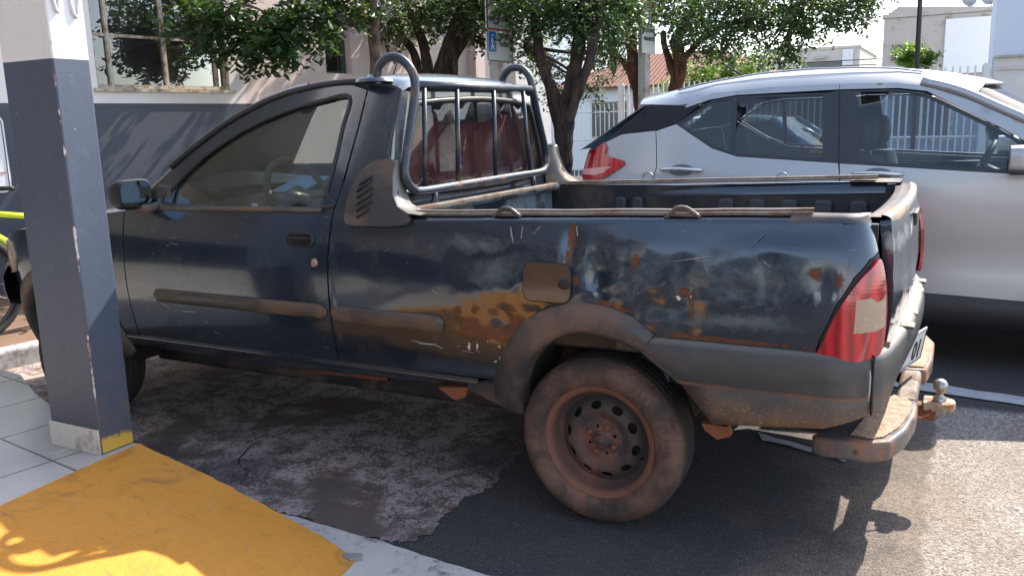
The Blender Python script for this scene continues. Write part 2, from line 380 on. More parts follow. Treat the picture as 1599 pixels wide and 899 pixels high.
# --- panels of one side: outlines in (s, z)
lampcut = [(.688, .69), (.70, .735), (.742, .842), (.786, .916), (.84, .962), (.900, .982)]
door_o = [(-2.232, .468), (-1.088, .474), (-1.069, 1.05), (-1.048, 1.126), (-1.026, 1.255), (-1.004, 1.385), (-.988, 1.50)]+crom([(-1.06, 1.522), (-1.147, 1.522), (-1.27, 1.511), (-1.40, 1.491), (-1.53, 1.453), (-1.694, 1.383), (-1.86, 1.288), (-2.03, 1.168), (-2.15, 1.073)], 5)+[ (-2.225, 1.035), (-2.215, .84)]
win_o = [(-1.945, 1.062), (-1.935, 1.142), (-1.79, 1.262), (-1.59, 1.365), (-1.39, 1.431), (-1.201, 1.469), (-1.066, 1.479), (-1.078, 1.363), (-1.09, 1.244), (-1.112, 1.125), (-1.126, 1.066)]
fend_o = [(-3.50, .60), (-3.10, .60)]+arch(-2.72, .33, .36, .40, 140, 8)+[(-2.36, .42), (-2.238, .42), (-2.238, .468), (-2.221, .84), (-2.231, 1.032), (-2.6, .99), (-3.1, .90), (-3.35, .84), (-3.5, .79)]
quar_o = [(-1.082, .474), (-.50, .474), (-.40, .474)]+arch(-.05, .40, .335, .345, 165, 25)+[(.26, .70), (.688, .69)]+lampcut[1:]+[(.900, 1.0), (.900, 1.064)]+[(x, ip(x, ZT)) for x in (.7, .5, .3, .1, -.1, -.3, -.5, -.70)]+\
    [(-.715, 1.06), (-.765, 1.09), (-.79, 1.15), (-.80, 1.22), (-.845, 1.245), (-.835, 1.40), (-.83, 1.50), (-.978, 1.519), (-.995, 1.385), (-1.017, 1.255), (-1.039, 1.126), (-1.060, 1.05)]
def side(fn, st, tagname):
    k = dict(parent=truck)
    link('front_fender', panel_mesh(fend_o, fn, st*1.6), M_navy, truck, solid=.004)
    d = link('door', panel_mesh(door_o, fn, st*1.3, [win_o]), M_navy, truck, solid=.006)
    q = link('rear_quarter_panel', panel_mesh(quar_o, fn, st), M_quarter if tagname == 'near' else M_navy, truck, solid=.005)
    link('window_glass', panel_mesh(win_o, lambda a, b: fn(a, b, -.012), .06), M_glass, d)
    c = crom(win_o, 5, True); m = MB(); m.tube([fn(a, b, .001) for a, b in c+[c[0]]], .0075, 8, caps=False); m.build('window_seal', M_rubber, d)
    m = MB(); P = [fn(a, b, .004) for a, b in [(-2.0, 1.050), (-1.7, 1.052), (-1.4, 1.055), (-1.12, 1.058)]]; m.tube(P, .011, 8, flat=1.0); m.build('window_sill_strip', M_mould, d)
    return d, q
door, quarter = side(near, .011, 'near')
doorF, quarterF = side(lambda a, b, off=0.: far(a, b, off), .045, 'far')
# scuffs and scratches on the near door: chalk-white streaks
M_scuff = simple('scratched_through_paint', (.36, .37, .38), .6, var=.5, vscale=40)
# side mouldings, fuel flap, handle, lock
def mould(d, a, b, zc, hh, fn):
    rows = []
    for i in range(41):
        s = a+(b-a)*i/40; e = min(1, min(i, 40-i)/1.5+.25); zz = zc(s); row = []
        for t, o in ((-1, -.002), (-.93, .008), (-.6, .0125), (0, .014), (.6, .0125), (.93, .008), (1, -.002)): row.append(fn(s, zz+hh*t*e, o*e))
        rows.append(row)
    MB().grid(rows).build('side_moulding', M_mould, d)
nearf = lambda s, z, off=0.: near(s, z, off, False)
mould(door, -2.06, -1.095, lambda s: .672, .030, nearf); mould(quarter, -1.075, -.565, lambda s: .668+.0*(s), .033, nearf)
mould(doorF, -2.06, -1.095, lambda s: .672, .030, far); mould(quarterF, -1.075, -.565, lambda s: .668, .033, far)
def rrect(cx, cz, w, h, r, n=5):
    o = []
    for qx, qz, a in ((1, 1, 0), (-1, 1, 90), (-1, -1, 180), (1, -1, 270)):
        for i in range(n+1):
            t = R(a+90*i/n); o.append((cx+qx*(w/2-r)+r*math.cos(t), cz+qz*(h/2-r)+r*math.sin(t)))
    return o
def skew(P, cx, k): return [(x, z+(x-cx)*k) for x, z in P]
fo = rrect(-.152, .848, .168, .125, .028)
M_flap = navy_paint('brown_fuel_flap', dustz=1.2); 
s = NT('fuel_flap_ramp_reflection'); M_flap = s.set(Base_Color=s.mix(s.noise(14, 6, .7, vec=s.scaled(1, 1, 2)), (.055, .035, .024), (.115, .068, .04)), Roughness=.25, Metallic=.2, Coat_Weight=.7, Coat_Roughness=.12)  # brown in the base colour imitates the yellow ramp mirrored in the flap
fl = link('fuel_flap', panel_mesh(fo, lambda a, b: near(a, b, .011, False), .03), M_flap, quarter)
m = MB(); P = [near(a, b, .007, False) for a, b in fo]; m.tube(P+[P[0]], .0042, 6, caps=False); m.build('flap_gap', M_black, quarter)
m = MB(); m.lathe([(0, -.004), (.018, -.003), (.024, 0), (.024, .01)], 20, (0, 0, 0)); m.v = [(v[0]*.9-.088, -.0095+v[1]*.6, v[2]*.75+.845) for v in m.v]; m.build('flap_finger_recess', M_black, quarter)
# door handle: dark oval recess with a pull
def ell(cx, cz, rx, rz, n=24): return [(cx+rx*math.cos(2*math.pi*i/n), cz+rz*math.sin(2*math.pi*i/n)*(1 if abs(math.cos(2*math.pi*i/n)) < 2 else 1)) for i in range(n)]
m = MB(); h0 = [near(a, b, .001, False) for a, b in rrect(-1.208, .948, .135, .058, .027)]; h1 = [near(a, b, .012, False) for a, b in rrect(-1.208, .948, .125, .048, .023)]; h2 = [near(a, b, .002, False) for a, b in rrect(-1.208, .944, .105, .030, .014)]
n_ = len(h0); m.add(h0+h1+h2, [(i, (i+1) % n_, (i+1) % n_+n_, i+n_) for i in range(n_)]+[(n_+i, n_+(i+1) % n_, (i+1) % n_+2*n_, i+2*n_) for i in range(n_)]+[tuple(range(2*n_, 3*n_))])
m.build('door_handle', M_black, door)
m = MB(); m.tube([near(a, .953, .016, False) for a in (-1.262, -1.24, -1.20, -1.17, -1.152)], [.004, .009, .010, .009, .004], 8, flat=.6); m.build('handle_pull', M_black, door)
m = MB(); m.lathe([(0, -.009), (.010, -.009), (.014, -.004), (.014, .004)], 18); m.v = [(v[0]-1.135, v[1]+.001, v[2]*1.25+.862) for v in m.v]; m.build('door_lock', simple('worn_lock_metal', (.45, .38, .32), .5, metal=.5, dirt=(.3, .12, .06), dirt_amt=.5, dscale=60), door)
# small scratches as slivers of bare paint, each a hair proud of the door skin
m = MB()
def sliver(pts, w, fn=near):
    for i in range(len(pts)-1):
        (a, b), (c, d) = pts[i], pts[i+1]; dx, dz = c-a, d-b; L = math.hypot(dx, dz) or 1; nx, nz = -dz/L*w/2, dx/L*w/2
        e0 = .3 if i == 0 else 1; e1 = .3 if i == len(pts)-2 else 1
        m.quad(fn(a+nx*e0, b+nz*e0, .0012), fn(c+nx*e1, d+nz*e1, .0012), fn(c-nx*e1, d-nz*e1, .0012), fn(a-nx*e0, b-nz*e0, .0012))
sliver([(-2.10, .668), (-2.085, .655), (-2.075, .665), (-2.07, .648), (-2.03, .645), (-1.98, .618)], .004)
sliver([(-1.91, .612), (-1.87, .610), (-1.82, .612)], .006); sliver([(-1.92, .628), (-1.885, .628)], .006)
sliver([(-1.93, .905), (-1.87, .90)], .004); sliver([(-1.93, .925), (-1.88, .93)], .003); sliver([(-1.945, .892), (-1.935, .897)], .006)
for _ in range(26):
    a = random.uniform(-2.1, -1.12); b = random.uniform(.5, 1.0); l = random.uniform(.006, .03); t = random.uniform(-.4, .4); sliver([(a, b), (a+l, b+l*t)], random.uniform(.001, .0025))
join_marks(door, m, M_scuff)
m = MB()
sliver([(-.72, .595), (-.68, .588), (-.62, .588), (-.585, .574)], .004); sliver([(-.50, .575), (-.46, .572)], .004)
sliver([(-.30, 1.02), (-.29, .99), (-.285, .97)], .004); sliver([(-.255, 1.025), (-.255, .985)], .003); sliver([(-.06, 1.03), (-.055, 1.0)], .003)
sliver([(.26, .935), (.34, .95), (.40, .957)], .002); sliver([(.50, .99), (.535, 1.03)], .0022); sliver([(.535, .95), (.56, .935)], .004)
for _ in range(22):
    a = random.uniform(-.95, .7); b = random.uniform(.72, 1.02); l = random.uniform(.004, .022); t = random.uniform(-1.2, 1.2); sliver([(a, b), (a+l, b+l*t)], random.uniform(.0008, .0018))
join_marks(quarter, m, M_scuff)

# rocker strip below doors, with a rusty edge
def rocker(fn, parent):
    rows = []
    for i in range(60):
        s = -2.36+i*(1.90/59); zb = ip(s, [(-2.36, .40), (-1.4, .385), (-1.0, .40), (-.46, .425)])
        n = noise.noise((s*9, 0, 0))*.006
        rows.append([fn(s, .468, -.006), fn(s, .455, .006), fn(s, .440, .004), fn(s, zb+.012, -.004), fn(s, zb+n, -.03), fn(s, zb+.02, -.10)])
    o = MB().grid(rows).build('rocker_panel', M_navy, parent)
    r2 = []
    for i in range(50):
        s = -1.65+i*(.75/49); d = .018*math.sin(math.pi*i/49)**.7+noise.noise((s*12, 2, 0))*.005
        r2.append([fn(s, .405, -.03), fn(s, .392-d*.5, -.034), fn(s, .392-d, -.05), fn(s, .40, -.10)])
    MB().grid(r2).build('rusty_sill_edge', M_rust, o)
rocker(nearf, truck); rocker(far, truck)

# wheel-arch flares
def flare(fn, parent, mat):
    out = crom([(-.405, .41), (-.388, .48), (-.325, .61), (-.23, .72), (-.09, .783), (.04, .785), (.14, .755), (.212, .705)], 8)
    inn = crom([(-.285, .352), (-.278, .45), (-.238, .55), (-.17, .63), (-.07, .683), (.02, .688), (.10, .672), (.17, .645)], 8)
    rows = []
    for a, b in zip(out, inn):
        L = lambda t: (a[0]+(b[0]-a[0])*t, a[1]+(b[1]-a[1])*t)
        rows.append([fn(*L(0), -.004), fn(*L(.03), .010), fn(*L(.30), .020), fn(*L(.38), .023), fn(*L(.8), .028), fn(*L(.96), .022), fn(*L(1.0), .008), fn(*L(1.02), -.04)])
    f = MB().grid(rows).build('wheel_arch_flare', mat, parent)
    m = MB()
    P = [(-.50, .442), (-.43, .46), (-.39, .46), (-.34, .42), (-.285, .40), (-.283, .352), (-.33, .352), (-.42, .388), (-.50, .425)]
    me = panel_mesh(P, lambda a, b: fn(a, b, .016+.004*math.sin(a*20)), .02); link('flare_foot', me, mat, f, solid=.02)
    # rim of the foot, and inner wheel house
    rows = []
    for a, b in zip(*[iter(sum([[q, q] for q in inn], []))]*2) if False else [(q, q) for q in inn+[(.26, .60), (.30, .50), (.32, .42)]]:
        p0 = fn(a[0], a[1], -.03); rows.append([p0, (p0[0], p0[1]+(.33 if fn is nearf else -.33), p0[2])])
    MB().grid(rows).build('wheel_house', M_under, parent)
flare(nearf, truck, M_plastic); flare(far, truck, M_plastic)
m = MB(); m.prism([(-.30, .30), (-.28, .5), (-.15, .67), (.05, .70), (.22, .62), (.33, .4), (.33, .3)], 1, .34, .36); m.build('wheel_house_wall', M_under, truck, smooth=False)
m = MB(); m.prism([(-.30, .30), (-.28, .5), (-.15, .67), (.05, .70), (.22, .62), (.33, .4), (.33, .3)], 1, 1.24, 1.26); m.build('wheel_house_wall', M_under, truck, smooth=False)
# front flare (mostly behind the column)
def fflare(fn, parent):
    out = arch(-2.72, .33, .405, .45, 175, 5, 24); inn = arch(-2.72, .33, .335, .375, 180, 0, 24); rows = []
    for a, b in zip(out, inn):
        L = lambda t: (a[0]+(b[0]-a[0])*t, a[1]+(b[1]-a[1])*t)
        rows.append([fn(*L(0), -.004), fn(*L(.04), .012), fn(*L(.4), .022), fn(*L(.9), .026), fn(*L(1), .01), fn(*L(1.02), -.04)])
    MB().grid(rows).build('wheel_arch_flare', M_plastic, parent)
    rows = []
    for a in inn+[(-2.39, .30)]: p0 = fn(a[0], a[1], -.03); rows.append([p0, (p0[0], p0[1]+(.33 if fn is nearf else -.33), p0[2])])
    MB().grid(rows).build('wheel_house', M_under, parent)
fflare(nearf, truck); fflare(far, truck)
# underbody
m = MB(); m.box((-1.38, .8, .38), (2.1, 1.04, .22)); m.box((-2.72, .8, .5), (.8, .86, .3)); m.box((.35, .8, .53), (.9, 1.2, .12)); m.box((-.2, .8, .55), (.9, .86, .1)); m.build('underbody', M_liner, truck, smooth=False, bevel=.02)
m = MB(); m.tube([(0, .16, .294), (0, 1.44, .294)], .04, 12); m.tube([(-2.718, .16, .294), (-2.718, 1.44, .294)], .035, 12); m.tube([(-1.6, .5, .30), (-.4, .5, .30), (.3, .45, .34), (.80, .40, .33)], .025, 10); m.build('axles_and_exhaust', M_under, truck)
m = MB(); m.prism([(.36, .43), (.44, .43), (.45, .40), (.41, .385), (.37, .41)], 1, .02, .06); m.build('mud_bracket', M_rust, truck, smooth=False)
m = MB(); m.prism([(-.63, .415), (-.50, .43), (-.52, .39), (-.56, .375)], 1, .05, .10); m.build('jacking_bracket', M_rust, truck, smooth=False)

# ---- roof, pillars, windscreen, bonnet
frame = [(-1.36, 1.497), (-1.27, 1.512), (-1.147, 1.523), (-1.02, 1.525), (-.94, 1.523), (-.86, 1.512), (-.82, 1.49)]
fr = crom(frame, 5); rows = []
for x, z in fr:
    a = np.array(nearf(x, z, .001)); b = np.array(far(x, z, .001)); row = []
    for i in range(33):
        t = i/32; w = math.sin(math.pi*t)**.35; cro = .052*min(1, (x+1.45)/.15 if x < -1.30 else 1)*(1-.35*max(0, (x+.95)/.13))
        bow = -.10*math.sin(math.pi*t)*max(0, (-1.15-x)/.21)+.02*math.sin(math.pi*t)*max(0, (x+.95)/.13)
        p = a+(b-a)*t; row.append((p[0]+bow, p[1], p[2]+cro*w))
    rows.append(row)
roof = MB().grid(rows).build('roof', M_roof, truck, solid=.004)
# drip-rail line on the roof edge and rear roof lip carrying the hoops
m = MB(); P = [nearf(x, z+.004, .004) for x, z in crom([(-1.98, 1.215), (-1.86, 1.297), (-1.694, 1.392), (-1.53, 1.461), (-1.40, 1.499), (-1.27, 1.520), (-1.147, 1.531), (-.99, 1.533)], 5)]; m.tube(P, .011, 10); m.build('drip_rail', M_rubber, truck)
def pillar(fn, parent):
    c = crom([(-2.22, 1.045), (-2.10, 1.125), (-1.98, 1.215), (-1.86, 1.305), (-1.694, 1.402), (-1.53, 1.470), (-1.40, 1.508), (-1.30, 1.522)], 5)
    sg = 1 if fn is nearf else -1; rows = []
    for x, z in c:
        p = fn(x, z-.040, -.010); q = fn(x, z+.012, -.010); rows.append([p, q, (q[0]-.012, q[1]+sg*.03, q[2]+.010), (q[0]-.03, q[1]+sg*.06, q[2]+.002), (q[0]+.0, q[1]+sg*.06, q[2]-.03)])
    MB().grid(rows).build('windscreen_pillar', M_navy, parent)
pillar(nearf, truck); pillar(far, truck)
rows = []
for i in range(13):
    t = i/12; x0 = -2.24+(-1.36+2.24)*t; z0 = ip(x0, [(-2.24, 1.05), (-2.10, 1.135), (-1.86, 1.315), (-1.694, 1.412), (-1.53, 1.482), (-1.36, 1.520)])
    a = np.array(nearf(x0, z0, -.04)); b = np.array(far(x0, z0, -.04)); row = []
    for j in range(17):
        u = j/16; p = a+(b-a)*u; w = math.sin(math.pi*u); row.append((p[0]-.16*w*(1-.35*t), p[1], p[2]+.03*w*t))
    rows.append(row)
MB().grid(rows).build('windscreen', M_wglass, truck)
rows = []
for i in range(26):
    s = -2.22-(3.40-2.22)*i/25
    a = np.array(nearf(s, ip(s, ZT)-.003)); b = np.array(far(s, ip(s, ZT)-.003)); row = []
    for j in range(25):
        u = j/24; p = a+(b-a)*u; w = math.sin(math.pi*u); row.append((p[0]-.10*w*(.4+.6*i/25), p[1], p[2]+.055*w**.5*(1-.5*i/25)))
    rows.append(row)
MB().grid(rows).build('bonnet', M_roof, truck, solid=.004)
# front end
front = [(SF-RF*math.sin(a), RF*(1-math.cos(a))) for a in np.linspace(.35, 1.45, 12)]
front = front+[(x, WID-y) for x, y in reversed(front)]
def sweep(pl, prof, name, mat, parent, **k):
    """pl: plan points (outer line); prof(i, t): list of (inset, z)"""
    n = len(pl); rows = []
    for i in range(n):
        a = np.array(pl[max(i-1, 0)]); b = np.array(pl[min(i+1, n-1)]); d = b-a; d = d/np.linalg.norm(d); nn = np.array((-d[1], d[0]))
        rows.append([(pl[i][0]+nn[0]*o, pl[i][1]+nn[1]*o, z) for o, z in prof(i, i/(n-1))])
    return MB().grid(rows).build(name, mat, parent, **k)
sgn = -1
sweep(front, lambda i, t: [(sgn*.06, .75), (sgn*-.02, .745), (sgn*-.045, .70), (sgn*-.045, .62), (sgn*-.03, .56), (sgn*.05, .54)], 'front_bumper', M_plastic, truck)
sweep(front[4:-4], lambda i, t: [(sgn*.03, .88-.0*t), (sgn*0, .84), (sgn*-.015, .72), (sgn*.0, .60)], 'grille_panel', M_plastic, truck)
for fn in (nearf, far):
    link('headlight', panel_mesh([(-3.03, .72), (-3.00, .80), (-3.03, .86), (-3.12, .872), (-3.35, .845), (-3.42, .80), (-3.42, .70), (-3.2, .69)], lambda a, b: fn(a, b, .008), .03), M_clearlens, truck, solid=.01)

# wing mirrors
def mirror(sg, y0, parent):
    m = MB(); rows = []
    prof = rrect(0, 0, .165, .125, .04, 5)
    for k, (sc, dx) in enumerate(((.55, -.085), (.85, -.075), (1., -.04), (1., 0.), (.93, .006))):
        rows.append([(-2.06+dx+.0, y0-sg*(.075+q[0]*sc), 1.112+q[1]*sc) for q in prof]+[(-2.06+dx+.0, y0-sg*(.075+prof[0][0]*sc), 1.112+prof[0][1]*sc)])
    m.grid(rows); m.add([r for r in rows[0][:-1]], [tuple(range(len(prof)))])
    h = m.build('mirror_housing', M_black, parent)
    q = [(-2.052, y0-sg*(.075+a*.92), 1.112+b*.9) for a, b in prof]; mm = MB(); mm.add(q, [tuple(range(len(q)))])
    s = NT('mirror_glass') if 'mirror_glass' not in bpy.data.materials else None
    mat = s.set(Base_Color=(.35, .42, .46), Metallic=1., Roughness=.06) if s else bpy.data.materials['mirror_glass']
    mm.build('mirror_glass', mat, h, smooth=False)
    m = MB(); m.prism([(-2.12, 1.06), (-1.96, 1.06), (-1.955, 1.14), (-2.03, 1.145), (-2.12, 1.09)], 1, y0+sg*.015, y0+sg*.05)
    m.tube([(-2.03, y0+sg*.03, 1.06), (-2.05, y0-sg*.03, 1.045), (-2.08, y0-sg*.06, 1.06)], .020, 8); m.build('mirror_foot', M_rust if False else M_plastic, h, smooth=False, bevel=.006)
mirror(1, .045, truck); mirror(-1, WID-.03, truck)
# roof aerial
m = MB(); m.lathe([(.016, 0), (.014, .012), (.004, .018)], 12, (-1.30, .80, 1.565), 'Z'); m.tube([(-1.30, .80, 1.575), (-1.26, .80, 1.66)], .003, 6); m.build('roof_aerial', M_black, truck)

# ---- cab rear, rear window, buttress trims with vents
def rearx(y, z): return -.842-.03*(z-1.06)+.028*(1-((y-.80)/.6)**2)
cab_o = [(.06, .52), (1.54, .52), (1.54, 1.06), (1.46, 1.16), (1.40, 1.30), (1.33, 1.44), (1.30, 1.495), (1.1, 1.535), (.8, 1.55), (.5, 1.54), (.26, 1.505), (.215, 1.47), (.17, 1.36), (.115, 1.2), (.07, 1.06)]
rw = [(.20, 1.115), (.80, 1.10), (1.38, 1.115), (1.395, 1.15), (1.33, 1.32), (1.27, 1.42), (1.20, 1.452), (.78, 1.468), (.36, 1.452), (.30, 1.43), (.255, 1.32), (.19, 1.15)]
cabm = link('cab_rear_wall', panel_mesh(cab_o, lambda y, z: (rearx(y, z), y, z), .05, [rw]), M_roof, truck, solid=.004)
link('rear_window', panel_mesh(rw, lambda y, z: (rearx(y, z)+.004, y, z), .08), M_rglass, cabm)
m = MB(); c = crom(rw, 4, True); m.tube([(rearx(y, z)+.004, y, z) for y, z in c+[c[0]]], .013, 8, caps=False); m.build('window_seal', M_rubber, cabm)
def corner(fn, sg, parent):      # rounded vertical corner between cab side and cab rear
    rows = []
    for z in np.linspace(1.06, 1.512, 14):
        xs = ip(z, [(1.06, -.86), (1.245, -.845), (1.40, -.835), (1.5, -.832)]); a = np.array(fn(xs-.006, z, .001)); b = np.array((rearx(.25, z)+.002, fn(0, z)[1]+sg*.075, z)); c = np.array((b[0]+.008, a[1]+.004*sg, z))
        rows.append([tuple((1-t)**2*a+2*t*(1-t)*c+t*t*b) for t in np.linspace(0, 1, 9)])
    MB().grid(rows).build('cab_corner', M_navy, parent)
corner(nearf, 1, truck); corner(far, -1, truck)
vent_o = crom([(-.992, 1.022), (-1.0, 1.06), (-.994, 1.115), (-.966, 1.185), (-.915, 1.230), (-.857, 1.246), (-.802, 1.240), (-.799, 1.19), (-.788, 1.12), (-.762, 1.080), (-.715, 1.055), (-.705, 1.030), (-.745, 1.014), (-.85, 1.010), (-.96, 1.010)], 4, True)
def vent(fn, sg, parent):
    def f(a, b): return fn(a, b, .016+.008*math.sin(max(0, min(1, (a+1.0)/.3))*math.pi))
    v = link('buttress_trim', panel_mesh(vent_o, f, .02), M_plastic, parent, solid=.02)
    # rear-facing return of the buttress down to the rail
    rows = []
    for x, z in [(-.802, 1.240), (-.799, 1.19), (-.788, 1.12), (-.762, 1.080), (-.715, 1.057), (-.66, 1.052)]:
        p = f(x, z); rows.append([p, (p[0]+.006, p[1]+sg*.015, p[2]+.004), (p[0]-.0, p[1]+sg*.09, p[2]+.004), (-.84, p[1]+sg*.12, p[2])])
    MB().grid(rows).build('buttress_return', M_plastic_pale, v)
    m = MB()
    for i in range(6):
        x0 = -.955+.004*i; z0 = 1.155-i*.0235; L = .062 if 0 < i < 5 else .05
        x0 += .012 if i == 0 else 0
        a = f(x0, z0); b = f(x0+L, z0+L*.62); m.tube([(a[0], a[1]-sg*.003, a[2]), ((a[0]+b[0])/2, (a[1]+b[1])/2-sg*.004, (a[2]+b[2])/2), (b[0], b[1]-sg*.003, b[2])], .0048, 6)
    m.build('vent_slots', M_black, v)
vent(nearf, 1, truck); vent(far, -1, truck)

# ---- bed: rails, liner, tie loops
def railtop(fn, sg, parent):
    rows = []
    for i in range(50):
        s = -.70+i*(.745+.70)/49; z = ip(s, ZT); w = .0015*noise.noise((s*8, 0, 3))
        p = fn(s, z, 0.); y = p[1]
        rows.append([p, (p[0], y+sg*.003, z+.010+w), (p[0], y+sg*.012, z+.018+w), (p[0], y+sg*.055, z+.021+w), (p[0], y+sg*.085, z+.017+w), (p[0], y+sg*.092, z-.03)])
    MB().grid(rows).build('bed_rail', M_navy, parent)
    # corner cap in pale plastic at the tail end
    m = MB(); rows = []
    for s in np.linspace(.60, .915, 14):
        x, y, nx, ny = plan(s); z = 1.064; e = .012 if s > .62 else 0.
        a = fn(s, z-.002, .001); inner = (min(x, .80) if s > .7 else x, a[1]+sg*.10, z+.012)
        if s > .8: inner = (.80, fn(.7, z)[1]+sg*.11, z+.012)
        rows.append([a, fn(s, z+.010, -.003)[:2]+(z+.012,), tuple(np.array(a)*.7+np.array(inner)*.3)[:2]+(z+.02+e*.3,), inner])
    m.grid(rows); m.build('rail_end_cap', M_plastic, parent)
railtop(nearf, 1, truck); railtop(far, -1, truck)
def strip(y, x0, x1, z0, z1, name='tonneau_rail'):
    m = MB(); rows = []
    for i in range(40):
        t = i/39; x = x0+(x1-x0)*t; z = z0+(z1-z0)*t+.002*noise.noise((x*5, y, 0)); 
        rows.append([(x, y-.016, z), (x, y-.016, z+.008), (x, y-.006, z+.009), (x, y-.004, z+.017), (x, y+.010, z+.018), (x, y+.014, z+.004), (x, y+.014, z)])
    m.grid(rows); return m.build(name, M_rail, truck, smooth=True, auto=30)
strip(.085, -.72, .66, 1.046, 1.082); strip(1.475, -.74, .71, 1.05, 1.088); strip(.110, -.72, .60, 1.040, 1.075)
def loop(x, y, z):
    m = MB(); m.tube(crom([(x-.055, y, z-.004), (x-.035, y, z+.010), (x-.018, y, z+.026), (x+.012, y, z+.026), (x+.035, y, z+.012), (x+.055, y, z-.002)], 4), .010, 8, flat=.7)
    m.box((x, y+.01, z+.004), (.11, .035, .008)); m.build('tie_loop', M_mould, truck)
loop(-.33, .065, 1.053); loop(.28, .065, 1.068)
for x in (-.32, .31): m = MB(); m.tube([(x+.025*math.cos(R(a)), 1.50, 1.085+.026*math.sin(R(a))) for a in range(0, 181, 20)], .0035, 6); m.build('tie_ring', M_chrome, truck)
m = MB()
m.grid([[(-.83, y, z) for y, z in ((.13, 1.05), (.15, .60), (.2, .575), (1.42, .575), (1.46, .60), (1.47, 1.05))], [(.80, y, z) for y, z in ((.13, 1.06), (.15, .60), (.2, .575), (1.42, .575), (1.46, .60), (1.47, 1.06))]])
m.grid([[(.80, .13, 1.06), (.80, 1.47, 1.06)], [(.80, .15, .58), (.80, 1.46, .58)]])
liner = m.build('bed_liner', M_liner, truck, smooth=False)
M_rib = simple('scuffed_liner_rib', (.050, .054, .060), .45, var=.4, vscale=9)
for y0_, y1_ in ((1.425, 1.468), (.135, .165)):
    for x in (-.47, -.385, .03, .17, .31, .455, .60):
        w_ = .065 if x < 0 else .085; m = MB(); m.prism([(x, .60), (x+w_, .60), (x+w_-.006, .985), (x+w_-.016, .997), (x+.016, .997), (x+.006, .985)], 1, y0_, y1_); m.build('liner_rib', M_rib, liner, smooth=False, bevel=.008)
for i in range(12): m = MB(); m.box((0, .28+i*.095, .578), (1.55, .035, .014)); m.build('floor_rib', M_liner, liner, smooth=False, bevel=.004)
for sg, y in ((-1, 1.46), (1, .14)):
    m = MB(); m.grid([[(-.12+rx*math.cos(R(a)), y+sg*o, .575+rz*math.sin(R(a))) for a in range(0, 181, 9)] for rx, rz, o in ((.36, .37, 0), (.355, .365, .12), (.33, .34, .15), (.15, .15, .16))]); m.build('inner_wheel_arch', M_liner, truck)
m = MB(); m.quad((-.80, .15, .60), (-.80, 1.45, .60), (-.815, 1.45, 1.04), (-.815, .15, 1.04)); m.tube([(-.79, .14, 1.045), (-.79, 1.46, 1.045)], .02, 8); m.build('bed_front_panel', simple('sunlit_pale_blue_panel', (.20, .24, .28), .5, var=.5, vscale=6, dirt=(.05, .045, .04), dirt_amt=.35, dscale=8), truck, smooth=False)  # base colour made pale to imitate sun raking across the panel
m = MB(); m.box((-.745, .72, 1.062), (.035, 1.24, .018)); m.build('bed_cross_strip', M_rail, truck, smooth=False, bevel=.004)

# ---- tailgate
def tgx(y, z): return .872+.03*(1-((y-.80)/.72)**2)-.02*((z-.86)/.2)**2
M_tail = navy_paint('tailgate_paint', fade=.08, bare=[(.90, .99, .05, .03)])
def tg_out(y, z):
    d = .006*math.exp(-((z-.92)/.05)**2)*(1 if .35 < y < 1.25 else .3)+.004*noise.noise((y*5, 1, z*7))+.003*abs(noise.noise((y*13, 4, z*15)))
    return (tgx(y, z)-d, y, z)
tg = link('tailgate', panel_mesh(rrect(.80, .885, 1.31, .365, .02), tg_out, .025), M_tail, truck, solid=.03)
rows = []
for i in range(60):
    y = .155+i*1.29/59; k = .003 if i % 2 else 0; x = tgx(y, 1.07)
    rows.append([(x+.002, y, 1.045), (x+.004, y, 1.066), (x-.006, y, 1.075), (x-.022, y, 1.078+k*.4), (x-.024, y, 1.071), (x-.05, y, 1.071+k), (x-.055, y, 1.064), (x-.075, y, 1.062), (x-.08, y, 1.0)])
MB().grid(rows).build('tailgate_top_trim', M_plastic_pale, tg)
m = MB(); m.box((tgx(.8, 1.0)+.002, .80, 1.005), (.016, .17, .045)); m.build('tailgate_handle', M_black, tg, smooth=False, bevel=.006)
m = MB(); pp = [(0, .034), (.010, .012), (.030, .010), (.014, -.004), (.02, -.028), (0, -.014), (-.02, -.028), (-.014, -.004), (-.03, .01), (-.01, .012)]
m.add([(tgx(.55, .99)+.004, .56+a, .995+b) for a, b in pp], [tuple(range(10))]); m.build('peeled_patch', simple('bare_primer', (.55, .50, .42), .7), tg, smooth=False)
# dark jambs in the gaps beside the tailgate
for y in (.122, 1.478):
    m = MB(); m.box((.80, y, .885), (.06, .03, .34)); m.build('tailgate_jamb', M_black, truck, smooth=False)
m = MB(); m.box((.85, .8, .70), (.05, 1.3, .02)); m.build('tailgate_sill', M_plastic_pale, truck, smooth=False)

# ---- tail lamps
lamp_o = crom([(.700, .684), (.712, .735), (.752, .835), (.795, .906), (.848, .950), (.878, .962), (.886, .90), (.886, .78), (.878, .704), (.85, .688), (.78, .677)], 4, True)
white_o = [(.787, .762), (.790, .856), (.83, .862), (.850, .848), (.866, .852), (.883, .868), (.883, .775), (.85, .765)]
for fn in (nearf, far):
    def lo(a, b): 
        e = min(1., max(0, (a-.70)/.06)); k = 0 if fn is nearf else 1; return fn(a+k*.03*max(0, min(1, (a-.80)/.08)), b, .005+.009*e+.014*k)
    L = link('tail_light', panel_mesh(lamp_o, lo, .012, [white_o]), M_red, truck, solid=.012)
    link('reversing_lens', panel_mesh(white_o, lambda a, b: fn(a+(0 if fn is nearf else .03), b, .0132 if fn is nearf else .027), .015), M_clearlens, L, solid=.012)
    link('lamp_housing', panel_mesh([(.69, .672), (.705, .74), (.745, .842), (.788, .914), (.842, .960), (.893, .98), (.893, .69), (.78, .668)], lambda a, b: fn(a, b, .002), .03), M_black, L, solid=.01)

